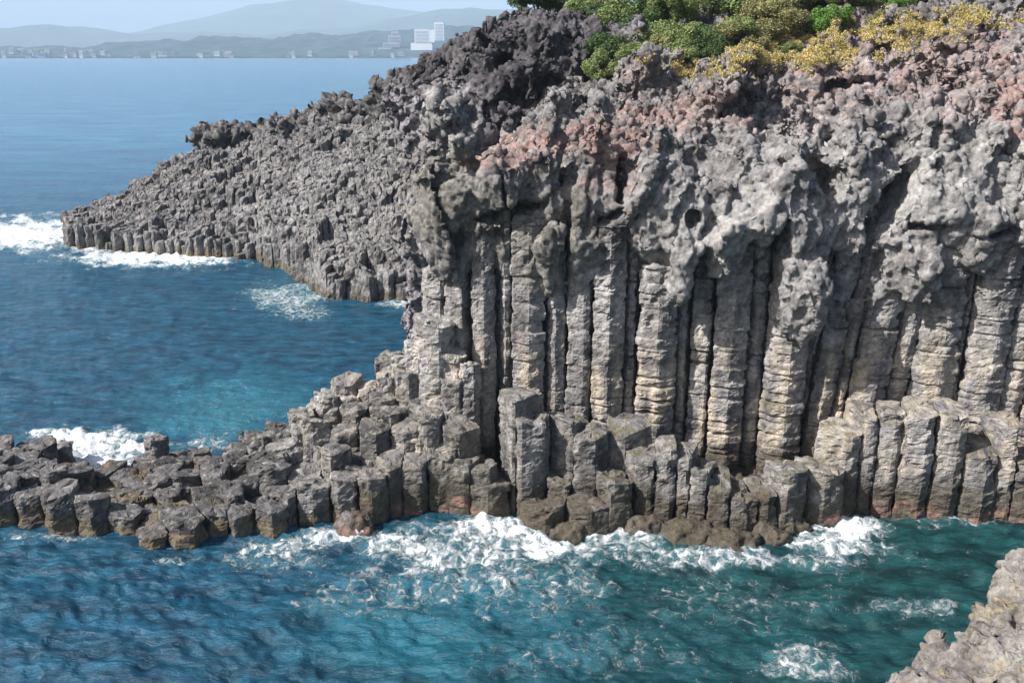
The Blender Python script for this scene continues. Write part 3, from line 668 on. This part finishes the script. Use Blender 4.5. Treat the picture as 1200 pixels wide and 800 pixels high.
# shrubs by the pixel of their foot and the height they cover in the photo
SH = [(1005,12,60,.7,'green'),(1035,8,60,.7,'olive'),(1075,6,60,.75,'green'),(1110,4,60,.7,'olive'),(1140,4,60,.7,'green'),(1170,2,60,.7,'olive'),(1198,0,60,.75,'green'),(900,70,56,.6,'olive'),(925,62,57,.6,'green'),(1055,14,59,.6,'bright'),(705,62,56.5,.9,'green'),(742,58,57,1.,'green'),(765,74,56,.9,'green'),(795,80,55.8,.9,'green'),(850,72,56.5,.9,'olive'),(880,66,57,.9,'olive'),(1020,24,61,.9,'green'),(1060,20,62,.9,'olive'),(1100,18,62,.9,'green'),(1165,12,61,.9,'olive'),(690,40,61,1.,'dark'),(722,66,56.5,.7,'olive'),(712,50,58,1.1,'dark'),(735,42,60,1.2,'green'),(752,36,61,1.1,'dark'),(725,30,63,1.3,'green'),(775,48,58.5,1.2,'green'),(800,62,57.5,1.2,'green'),(828,66,57,1.15,'dark'),(815,45,59.5,1.3,'green'),(845,52,59,1.2,'dark'),(785,30,61.5,1.3,'green'),(760,16,64,1.5,'dark'),
      (860,66,57.5,1.,'green'),(870,46,60,1.3,'olive'),(893,56,58.5,1.2,'olive'),(908,44,60,1.2,'olive'),(885,28,62.5,1.4,'olive'),(925,52,58.5,.9,'olive'),(912,20,64,1.4,'olive'),(850,26,63,1.4,'green'),(820,22,64.5,1.5,'green'),(935,28,62,1.1,'olive'),
      (960,42,59,.8,'bright'),(975,36,59.5,.9,'bright'),(948,20,63,1.3,'bright'),(985,22,62,1.1,'green'),(1010,16,63,1.1,'bright'),(1040,10,64,1.1,'olive'),(1070,5,65,1.1,'green'),(1100,6,64,1.,'bright'),(700,22,65,1.3,'dark'),(690,12,67,1.5,'green'),(1150,0,65,1.,'green'),(1185,2,64,.9,'bright'),(838,78,55.8,.8,'dark'),(770,66,57,.8,'olive'),
      (730,8,67,1.6,'green'),(795,8,67,1.7,'dark'),(860,6,67,1.7,'green'),(930,2,67,1.6,'olive'),(1000,-2,67,1.5,'green'),(1130,-6,67,1.4,'olive'),(1240,-5,65,1.5,'green'),(1290,-10,64,1.5,'bright')]
WORD = {'dark': 'dark green leafy shrub on the cliff top', 'green': 'mid green bushy shrub on the cliff top', 'olive': 'olive brown twiggy shrub on the cliff top', 'bright': 'bright yellow-green shrub on the cliff top'}
order = sorted(range(len(SH)), key=lambda k: SH[k][0]); rank = {k: r for r, k in enumerate(order)}
for i, (px, py, Y, s, kd) in enumerate(SH):
    X = float(at(px, py, Y)[0]); zg = ground(X, Y)+.15
    row = 'front row' if Y < 60 else ('middle row' if Y < 64.5 else 'back row')
    plant(kd, i % 3, (X, Y, zg), (s*1.65, s*1.55, s*random.uniform(1.15, 1.5)), random.uniform(0, 6.3), 'shrub', WORD[kd]+', '+row, 'shrub', WORD[kd].split(' on ')[0]+'s, '+row)
TR = [(612,8,74,1.0,'dark'),(632,-8,76,1.15,'dark'),(655,0,78,1.0,'green'),(676,-12,74,1.1,'dark'),(700,-20,75,1.3,'dark'),(735,-24,76,1.3,'green'),(780,-24,78,1.4,'green'),(830,-22,76,1.3,'dark'),(885,-25,79,1.4,'olive'),(940,-26,77,1.3,'green'),(1000,-24,80,1.3,'green'),(1070,-24,78,1.2,'dark'),(1150,-24,79,1.2,'green'),(1230,-24,78,1.3,'dark')]
TL = ['slim tree with a dark crown at the seaward end of the cliff top','dark tree over the peak of the lava crag','thin green tree among dark ones behind the lava crag','dark tree at the inland shoulder of the lava crag','tall dark tree just inland of the lava crag']
for i, (px, py, Y, s, kd) in enumerate(TR):
    X = float(at(px, 20, Y)[0]); zg = 20.6 if i < 4 else ground(X, Y)-.2
    plant(kd, 5+i % 3, (X, Y, zg-.6), (s*1.25, s*1.25, s*1.15), random.uniform(0, 6), 'tree', TL[i] if i < 5 else 'tree standing inland behind the cliff top shrubs', 'tree', 'trees along the cliff top' if i < 5 else 'trees inland behind the shrubs', tall=True)
# golden ground plants and dry grass on the cliff top
GOLD = [(885,68,42,13,420),(800,78,32,8,200),(850,40,8,20,40),(935,55,36,14,300),(985,48,48,18,420),(1040,32,60,14,420),(1090,36,40,12,200),(1140,22,60,10,260),(995,66,34,10,160),(1000,25,40,8,160),(1180,14,40,8,150),(820,88,30,6,90),(760,70,12,6,30),(715,18,15,10,30),(950,75,30,8,100),(1050,52,40,8,100)]
vv, ff, o_ = [], [], 0; rs = np.random.default_rng(5)
for (cx, cy, rx, ry, n) in GOLD:
    for _ in range(int(n*1.9)):
        px = cx+rs.normal()*rx*.6; py = cy+rs.normal()*ry*.6; h = hit(px, py)
        if h is None or h[1].z < .25 or noise(np.array([[h[0].x*.55, h[0].y*.55, 0]]), 3)[0] < -.2: continue
        p = np.array(h[0]); m = 26; d = rs.normal(size=(m, 3)); d[:, 2] = np.abs(d[:, 2])+.5; d /= np.linalg.norm(d, axis=1, keepdims=True)
        sc = rs.uniform(.14, .34); C = p+d*(sc*rs.uniform(.2, 1, m))[:, None]; t = np.cross(d, rs.normal(size=(m, 3))); t /= np.linalg.norm(t, axis=1, keepdims=True); b = np.cross(d, t)*.4+d*.9
        s = .05*rs.uniform(.6, 1.4, m)[:, None]; V = np.stack([C-t*s*.6, C-b*s, C+t*s*.6, C+b*s], 1).reshape(-1, 3)
        vv.append(V); ff.append(np.arange(4*m).reshape(m, 4)+o_); o_ += 4*m
if vv:
    tag(np_mesh('golden_undergrowth', np.concatenate(vv), np.concatenate(ff), LEAF['gold'], smooth=False), 'golden yellow low plants spread over the cliff top rock below the shrubs', 'undergrowth', kind='stuff')

# ============================================================ WATER
nr_, nc_ = 760, 640
ys = np.concatenate([np.linspace(2, 9, 12, endpoint=False), 1/np.linspace(1/9., 1/2400., nr_-40), np.geomspace(2500, 30000, 28)]); nr_ = len(ys)
us = np.linspace(-1.15, 1.05, nc_); YY, UU = np.meshgrid(ys, us, indexing='ij'); XX = UU*(YY*.75+9)
P = np.stack([XX.ravel(), YY.ravel(), np.zeros(XX.size)], 1).astype(f32); X, Y = P[:, 0], P[:, 1]
fade = 1/(1+(Y/160.)**2)
W = P[:, :2]+.8*np.stack([noise(np.stack([X*.15, Y*.15, 0*X], 1), 200), noise(np.stack([X*.15, Y*.15, 0*X+9], 1), 201)], 1)
def q3(a, b, c, d, s, o=3): return fbm(np.stack([W[:, 0]*a+W[:, 1]*b, W[:, 0]*c+W[:, 1]*d, 0*X], 1), o, s)
zz = .22*q3(.06, .02, -.05, .20, 210, 2)+.22*(-np.abs(q3(.26, -.10, .16, .42, 211, 3))+.25)+.15*(-np.abs(q3(.8, -.4, .6, 1.3, 212, 2))+.2)
# foam: patches placed on the water plane by what the photo shows
def wp(px, py): return on(px, py, 0)
FO = [(35,275,75,26,1.),(180,303,130,13,1.),(110,288,60,14,.9),(100,522,85,28,1.15),(100,540,80,20,1.),(335,350,60,24,.62),(350,365,45,14,.55),(480,355,40,9,.7),(585,618,110,22,.92),(560,645,175,46,.72),(400,628,90,16,.85),(720,628,110,16,.7),(640,640,50,30,.9),(470,640,90,26,.72),(340,640,90,18,.68),(330,650,110,24,.5),
      (650,690,90,40,.45),(600,680,60,50,.5),(990,618,60,16,1.05),(960,635,90,18,.8),(800,655,120,22,.62),(840,655,120,18,.75),(960,655,100,14,.55),(1090,710,45,12,.55),(1040,705,35,10,.45),(940,775,60,35,.55),(700,760,160,50,.32),(240,520,60,10,.6),(740,640,60,16,.6),(250,510,60,16,.3),(270,480,90,40,.22),(1130,610,70,8,.5),(60,630,80,6,.5),(200,655,60,8,.5),(850,700,150,60,.3),(330,512,60,10,.35),(430,470,40,14,.3),(500,690,180,50,.45),(960,790,60,20,.6)]
u, v = pix(X, Y, 0*X); foam = np.zeros(len(P), f32)
n4 = fbm(P*np.array([.5, .5, 1], f32), 4, 220)
for (cx, cy, rx, ry, a) in FO:
    r = np.sqrt(((u-cx)/rx)**2+((v-cy)/ry)**2); foam = np.maximum(foam, a*(1-sstep(.25, 1.25, r+n4*.5)))
foam *= (Y < 160)
# shallow, aerated turquoise water
TQ = [(270,475,110,45,.9),(230,500,90,25,.9),(330,470,60,30,.6),(470,745,130,60,.65),(560,700,130,45,.6),(640,750,90,50,.4),(350,345,70,20,.5),(870,760,220,60,.12)]
tq = np.zeros(len(P), f32)
for (cx, cy, rx, ry, a) in TQ:
    r = np.sqrt(((u-cx)/rx)**2+((v-cy)/ry)**2); tq = np.maximum(tq, a*(1-sstep(.1, 1.3, r+n4*.5)))
green = sstep(-14, 10, X)*(1-sstep(44, 60, Y))
churn = fbm(P*np.array([1.3, 1.3, 1], f32), 4, 230)*.5; zz = (zz*(1+.6*(v > 600)*1.)+churn*foam*.9*(foam > .3)+foam*.12)*fade
P[:, 2] = zz
I = np.arange(nr_*nc_).reshape(nr_, nc_); q = np.stack([I[:-1, :-1].ravel(), I[:-1, 1:].ravel(), I[1:, 1:].ravel(), I[1:, :-1].ravel()], 1)
m, t, b = nt('sea_water'); L = t.links
geo = N_(t, 'ShaderNodeNewGeometry'); af = N_(t, 'ShaderNodeAttribute', attribute_name='foam'); aq = N_(t, 'ShaderNodeAttribute', attribute_name='shallow'); ag = N_(t, 'ShaderNodeAttribute', attribute_name='green')
mp = N_(t, 'ShaderNodeMapping'); mp.inputs['Rotation'].default_value = (0, 0, .35); mp.inputs['Scale'].default_value = (.55, 1.3, 1); L.new(geo.outputs['Position'], mp.inputs['Vector'])
def mixc(fac, a, bcol):
    n = N_(t, 'ShaderNodeMix', data_type='RGBA')
    if fac is not None: L.new(fac, n.inputs['Factor'])
    for s, val in (('A', a), ('B', bcol)):
        if isinstance(val, tuple): n.inputs[s].default_value = (*val, 1)
        else: L.new(val, n.inputs[s])
    return n.outputs['Result']
nb = N_(t, 'ShaderNodeTexNoise', Scale=.95, Detail=9., Roughness=.6); L.new(mp.outputs[0], nb.inputs['Vector'])
rb = N_(t, 'ShaderNodeMapRange'); rb.inputs['From Min'].default_value = .38; rb.inputs['From Max'].default_value = .62; L.new(nb.outputs['Fac'], rb.inputs['Value'])
deep = mixc(rb.outputs[0], (.003, .031, .062), (.011, .083, .143))
grn = mixc(rb.outputs[0], (.003, .022, .026), (.010, .062, .066))
ao = N_(t, 'ShaderNodeAttribute', attribute_name='offshore')
nl = N_(t, 'ShaderNodeTexNoise', Scale=.09, Detail=7., Roughness=.65); L.new(mp.outputs[0], nl.inputs['Vector'])
rl = N_(t, 'ShaderNodeMapRange'); rl.inputs['From Min'].default_value = .36; rl.inputs['From Max'].default_value = .64; L.new(nl.outputs['Fac'], rl.inputs['Value'])
deep = mixc(ao.outputs['Fac'], deep, mixc(rl.outputs[0], (.010, .085, .185), (.035, .19, .31)))  # far water's base colour lightened to stand in for grazing sky reflection
c0 = mixc(ag.outputs['Fac'], deep, grn); c1_ = mixc(aq.outputs['Fac'], c0, (.02, .135, .19))
nf = N_(t, 'ShaderNodeTexNoise', Scale=2.6, Detail=10., Roughness=.74, Distortion=.8); L.new(geo.outputs['Position'], nf.inputs['Vector'])
vf = N_(t, 'ShaderNodeTexVoronoi', Scale=1.5, feature='DISTANCE_TO_EDGE'); dn = N_(t, 'ShaderNodeVectorMath', operation='MULTIPLY_ADD')
L.new(nf.outputs['Color'], dn.inputs[0]); dn.inputs[1].default_value = (.9, .9, .9); L.new(geo.outputs['Position'], dn.inputs[2]); L.new(dn.outputs[0], vf.inputs['Vector'])
lace = N_(t, 'ShaderNodeMapRange'); lace.inputs['From Min'].default_value = 0; lace.inputs['From Max'].default_value = .35; lace.inputs['To Min'].default_value = .22; lace.inputs['To Max'].default_value = -.12; L.new(vf.outputs['Distance'], lace.inputs['Value'])
s1 = N_(t, 'ShaderNodeMath', operation='MULTIPLY_ADD'); L.new(nf.outputs['Fac'], s1.inputs[0]); s1.inputs[1].default_value = 2.7; L.new(lace.outputs[0], s1.inputs[2])
s2 = N_(t, 'ShaderNodeMath', operation='ADD'); L.new(s1.outputs[0], s2.inputs[0]); L.new(af.outputs['Fac'], s2.inputs[1])
fm = N_(t, 'ShaderNodeMapRange', interpolation_type='SMOOTHSTEP'); fm.inputs['From Min'].default_value = 1.80; fm.inputs['From Max'].default_value = 2.4; L.new(s2.outputs[0], fm.inputs['Value'])
ws = N_(t, 'ShaderNodeMapRange', interpolation_type='SMOOTHSTEP'); ws.inputs['From Min'].default_value = 1.35; ws.inputs['From Max'].default_value = 2.3; ws.inputs['To Max'].default_value = .55; L.new(s2.outputs[0], ws.inputs['Value'])
wf = N_(t, 'ShaderNodeMath', operation='MULTIPLY'); L.new(ws.outputs[0], wf.inputs[0]); fa = N_(t, 'ShaderNodeMapRange'); fa.inputs['From Min'].default_value = .1; fa.inputs['From Max'].default_value = .7; L.new(af.outputs['Fac'], fa.inputs['Value']); L.new(fa.outputs[0], wf.inputs[1])
wash = mixc(wf.outputs[0], c1_, (.15, .36, .42))
col = mixc(fm.outputs[0], wash, (.80, .84, .86)); L.new(col, b.inputs['Base Color'])
rg = N_(t, 'ShaderNodeMapRange'); rg.inputs['To Min'].default_value = .16; rg.inputs['To Max'].default_value = .8; L.new(fm.outputs[0], rg.inputs['Value']); L.new(rg.outputs[0], b.inputs['Roughness'])
b.inputs['IOR'].default_value = 1.33
w1 = N_(t, 'ShaderNodeTexNoise', Scale=1.1, Detail=8., Roughness=.62); L.new(mp.outputs[0], w1.inputs['Vector'])
w2 = N_(t, 'ShaderNodeTexNoise', Scale=.12, Detail=5., Roughness=.6); L.new(mp.outputs[0], w2.inputs['Vector'])
wa = N_(t, 'ShaderNodeMath', operation='MULTIPLY_ADD'); L.new(w2.outputs['Fac'], wa.inputs[0]); wa.inputs[1].default_value = 3.; L.new(w1.outputs['Fac'], wa.inputs[2])
wb = N_(t, 'ShaderNodeMath', operation='MULTIPLY_ADD'); L.new(fm.outputs[0], wb.inputs[0]); wb.inputs[1].default_value = .35; L.new(wa.outputs[0], wb.inputs[2])
bp = N_(t, 'ShaderNodeBump', Strength=.9, Distance=.45)
bs_ = N_(t, 'ShaderNodeMapRange'); bs_.inputs['To Min'].default_value = .9; bs_.inputs['To Max'].default_value = .4; L.new(ao.outputs['Fac'], bs_.inputs['Value']); L.new(bs_.outputs[0], bp.inputs['Strength'])
L.new(wb.outputs[0], bp.inputs['Height']); L.new(bp.outputs[0], b.inputs['Normal'])
M_SEA = m
tag(np_mesh('water', P, q, M_SEA, attrs={'foam': foam, 'shallow': tq, 'green': green, 'offshore': sstep(45, 260, Y)}), 'blue green sea breaking white against the rocks', 'sea', kind='structure')

# ============================================================ FAR SHORE
M_HILL = flat_mat('far_hill', (.045, .075, .05), .95, .3, .004); M_WOOD = flat_mat('far_wood', (.018, .042, .035), .95, .7, .02)
M_WHITE = flat_mat('white_render', (.8, .78, .74), .7, .05, .02); M_TOWN = flat_mat('town_render', (.38, .37, .36), .8, .35, .02); M_GLASS = flat_mat('hotel_glass', (.10, .13, .17), .3, .1, .1); M_SAND = flat_mat('beach_sand', (.5, .46, .38), .9, .15, .02); M_ROOF = flat_mat('town_roof', (.35, .22, .17), .8, .3, .02)
def ridge_mesh(name, tab, Yd, depth, foot, mat, rough, label, seed, nx=500, ny=24):
    px = np.linspace(tab[0][0], tab[-1][0], nx); py = np.interp(px, [a for a, b in tab], [b for a, b in tab])
    k = np.ones(9)/9; py = np.convolve(np.pad(py, 4, 'edge'), k, 'valid')
    X = (px-600)/F*Yd/1.0; top = np.array([at(600, b, Yd)[2] for b in py]); X = (px-600)/F*(Yd*CP+(H-top)*SP)
    t = np.linspace(0, 2, 2*ny); rows = []
    for s in t:
        hgt = np.sin(min(s, 1)*math.pi/2)**1.2 if s <= 1 else math.cos((s-1)*math.pi/2)
        yy = Yd-depth+depth*s; zz = foot+(top-foot)*hgt
        pn = np.stack([X/depth*5, 0*X+s*5, 0*X], 1); zz = zz+(fbm(pn, 5, seed)*rough)*(0.15+hgt)
        rows.append(np.stack([X, 0*X+yy, zz], 1))
    P = np.concatenate(rows); I = np.arange(len(P)).reshape(2*ny, nx)
    q = np.stack([I[:-1, :-1].ravel(), I[:-1, 1:].ravel(), I[1:, 1:].ravel(), I[1:, :-1].ravel()], 1)
    return tag(np_mesh(name, P, q, mat), label, name.replace('_', ' '), kind='structure')
ridge_mesh('mountain', [(-900,58),(-300,55),(150,46),(200,35),(250,22),(300,10),(330,3),(352,-2),(380,0),(405,1),(440,8),(470,13),(500,16),(600,22),(900,40),(1500,60)], 8600, 2200, -20, M_HILL, 22, 'broad pale blue mountain on the horizon', 5)
ridge_mesh('hills', [(-900,50),(-300,48),(0,42),(40,33),(62,29),(90,32),(120,38),(160,41),(220,38),(300,41),(360,38),(420,33),(470,22),(520,12),(560,10),(600,13),(700,25),(1500,60)], 6400, 1500, -15, M_HILL, 18, 'low hazy hills in front of the mountain', 15)
ridge_mesh('headland_far', [(-900,62),(-200,62),(0,60),(120,57),(150,53),(200,49),(260,46),(330,46),(400,43),(440,40),(500,38),(560,33),(640,34),(900,40),(1500,60)], 3600, 800, 2, M_WOOD, 20, 'wooded low coast across the bay', 25, 1400, 30)
ridge_mesh('beach', [(-900,68.4),(60,68.2),(300,67.8),(600,67.6),(1500,68)], 2830, 60, -1, M_SAND, .6, 'thin pale strip of shore across the bay', 35)
def boxes(name, lst, mat, parent, dz=0):
    V, Fq = [], []
    for (x0, x1, y0, y1, z0, z1) in lst:
        o = len(V)*1; V += [(x0,y0,z0),(x1,y0,z0),(x1,y1,z0),(x0,y1,z0),(x0,y0,z1),(x1,y0,z1),(x1,y1,z1),(x0,y1,z1)]
        Fq += [[o+a for a in f] for f in ((0,1,5,4),(1,2,6,5),(2,3,7,6),(3,0,4,7),(4,5,6,7),(3,2,1,0))]
    me = bpy.data.meshes.new(name); me.from_pydata(V, [], Fq); me.materials.append(mat)
    o = bpy.data.objects.new(name, me); COL.objects.link(o); o.parent = parent; return o
def pxbox(x0, y0, x1, y1, Y, depth, ref):
    a = at(x0, y1, Y); b_ = at(x1, y0, Y); return (a[0]-ref[0], b_[0]-ref[0], 0, depth, a[2]-ref[2], b_[2]-ref[2])
ref = (float(at(500, 58, 2950)[0]), 2950, 15.)
hotel = tag(empty('hotel', ref), 'large bright white stepped hotel on the wooded shore across the bay', 'hotel')
blk = [pxbox(486,35,503,51,2950,60,ref), pxbox(503.2,35.5,509,50,2952,50,ref), pxbox(509.2,27,520,48,2950,60,ref), pxbox(481,51.2,506,59,2940,60,ref)]
boxes('wall', blk, M_WHITE, hotel)
win = []
for (x0, x1, y0, y1, z0, z1) in (blk[0], blk[2]):
    n = int((z1-z0)/4.)
    for k in range(n): zc = z0+2+k*4.; win.append((x0+2.5, x1-2.5, y0-.6, y0-.02, zc, zc+.8))
[boxes('window_band', [w_], M_GLASS, hotel) for w_ in win]; boxes('roof', [(a+1, b_-1, c_+3, d_-3, f+.02, f+2.2) for a, b_, c_, d_, e, f in blk], M_TOWN, hotel)
ref = (float(at(460, 60, 3000)[0]), 3000, 10.)
h2 = tag(empty('apartment_building', ref), 'pale stepped apartment building left of the white hotel across the bay', 'building')
blk = [pxbox(455,42,469,50,3000,50,ref), pxbox(459,37,467,41.8,3004,40,ref), pxbox(449,50.2,468,56,2996,50,ref), pxbox(443,56.2,458,62,2990,50,ref)]
boxes('wall', blk, M_TOWN, h2); win = []
for (x0, x1, y0, y1, z0, z1) in blk:
    for k in range(int((z1-z0)/4.)): zc = z0+1.5+k*4.; win.append((x0+2, x1-2, y0-.6, y0-.02, zc, zc+1.5))
[boxes('window_band', [w_], M_GLASS, h2) for w_ in win]
rs = random.Random(4)
spots = [(rs.uniform(-260, 150), rs.uniform(2780, 3050)) for _ in range(150)]+[(rs.uniform(150, 480), rs.uniform(2790, 2850)) for _ in range(26)]+[(582, 2900), (590, 2890), (425, 2850)]
protos = []
for k in range(5):
    r0 = empty('town_building', (0, 0, 0)); w, d_, h_ = [(11,10,6),(15,12,8),(8,8,5),(19,12,9),(11,10,12)][k]
    boxes('wall', [(-w/2, w/2, -d_/2, d_/2, -6, h_)], M_TOWN, r0)
    boxes('roof', [(-w/2-.5, w/2+.5, -d_/2-.5, d_/2+.5, h_+.01, h_+1.2)], M_ROOF if k in (0, 2) else M_TOWN, r0)
    boxes('window_band', [(-w/2+1, w/2-1, -d_/2-.4, -d_/2-.02, zc, zc+1.4) for zc in np.arange(1.5, h_-1.5, 3.3)], M_GLASS, r0); protos.append(r0)
for i, (px, Y) in enumerate(spots):
    k = i % 5
    if i < 5: r0 = protos[k]
    else:
        r0 = protos[k].copy(); COL.objects.link(r0)
        for ch in protos[k].children:
            c = ch.copy(); COL.objects.link(c); c.parent = r0
    town = px < 150; r0.location = ((px-600)/F*Y, Y, 3+(Y-2780)*.045+rs.uniform(0, 3)); r0.rotation_euler.z = rs.uniform(-.3, .3)
    tag(r0, 'small pale building in the seaside town across the bay' if town else 'small pale building by the shore below the far woods', 'building', 'buildings of the far town' if town else 'buildings along the far wooded shore')

# ============================================================ HAZE, LIGHT, CAMERA
hz = boxes('haze', [(-16000, 16000, -60, 14000, -45, 650)], None or bpy.data.materials.new('haze_air'), None)
hm = hz.data.materials[0]; hm.use_nodes = True; t = hm.node_tree; t.nodes.clear()
out = t.nodes.new('ShaderNodeOutputMaterial'); pv = t.nodes.new('ShaderNodeVolumePrincipled'); pv.inputs['Density'].default_value = .00015
pv.inputs['Color'].default_value = (.66, .82, 1.0, 1); pv.inputs['Anisotropy'].default_value = -.05; t.links.new(pv.outputs[0], out.inputs['Volume'])
tag(hz, 'thin bluish sea haze over the bay', 'haze', kind='stuff')

SUN_EL = math.radians(43); SUN_DIR = Vector((-.93, -.38, 0)).normalized()*math.cos(SUN_EL)+Vector((0, 0, math.sin(SUN_EL)))
sd = bpy.data.lights.new('sun', 'SUN'); sd.energy = 5.0; sd.angle = math.radians(.5); sd.color = (1, .965, .92)
so = bpy.data.objects.new('sun', sd); COL.objects.link(so); so.rotation_euler = (-SUN_DIR).to_track_quat('-Z', 'Y').to_euler(); so.location = (0, 0, 60)
w = bpy.data.worlds.new('World'); SC.world = w; w.use_nodes = True; t = w.node_tree; bg = t.nodes['Background']
sk = t.nodes.new('ShaderNodeTexSky'); sk.sky_type = 'NISHITA'; sk.sun_disc = False; sk.sun_elevation = SUN_EL; sk.sun_rotation = math.atan2(SUN_DIR.x, SUN_DIR.y)
sk.air_density = 1.; sk.dust_density = 3.; sk.ozone_density = 1.5; sk.altitude = 20
t.links.new(sk.outputs[0], bg.inputs['Color']); bg.inputs['Strength'].default_value = .085
cd = bpy.data.cameras.new('camera'); cd.sensor_width = 36; cd.lens = 36*F/1200; cd.clip_start = .1; cd.clip_end = 60000
co = bpy.data.objects.new('camera', cd); COL.objects.link(co); co.location = (0, 0, H); co.rotation_euler = (math.pi/2-PITCH, 0, 0); SC.camera = co
SC.view_settings.view_transform = 'Standard'; SC.view_settings.look = 'None'; SC.view_settings.gamma = 1; SC.view_settings.exposure = .66
SC.cycles.use_denoising = True; SC.cycles.volume_bounces = 1; SC.cycles.max_bounces = 6; SC.cycles.diffuse_bounces = 3; SC.cycles.transparent_max_bounces = 8
SC.cycles.caustics_reflective = False; SC.cycles.caustics_refractive = False
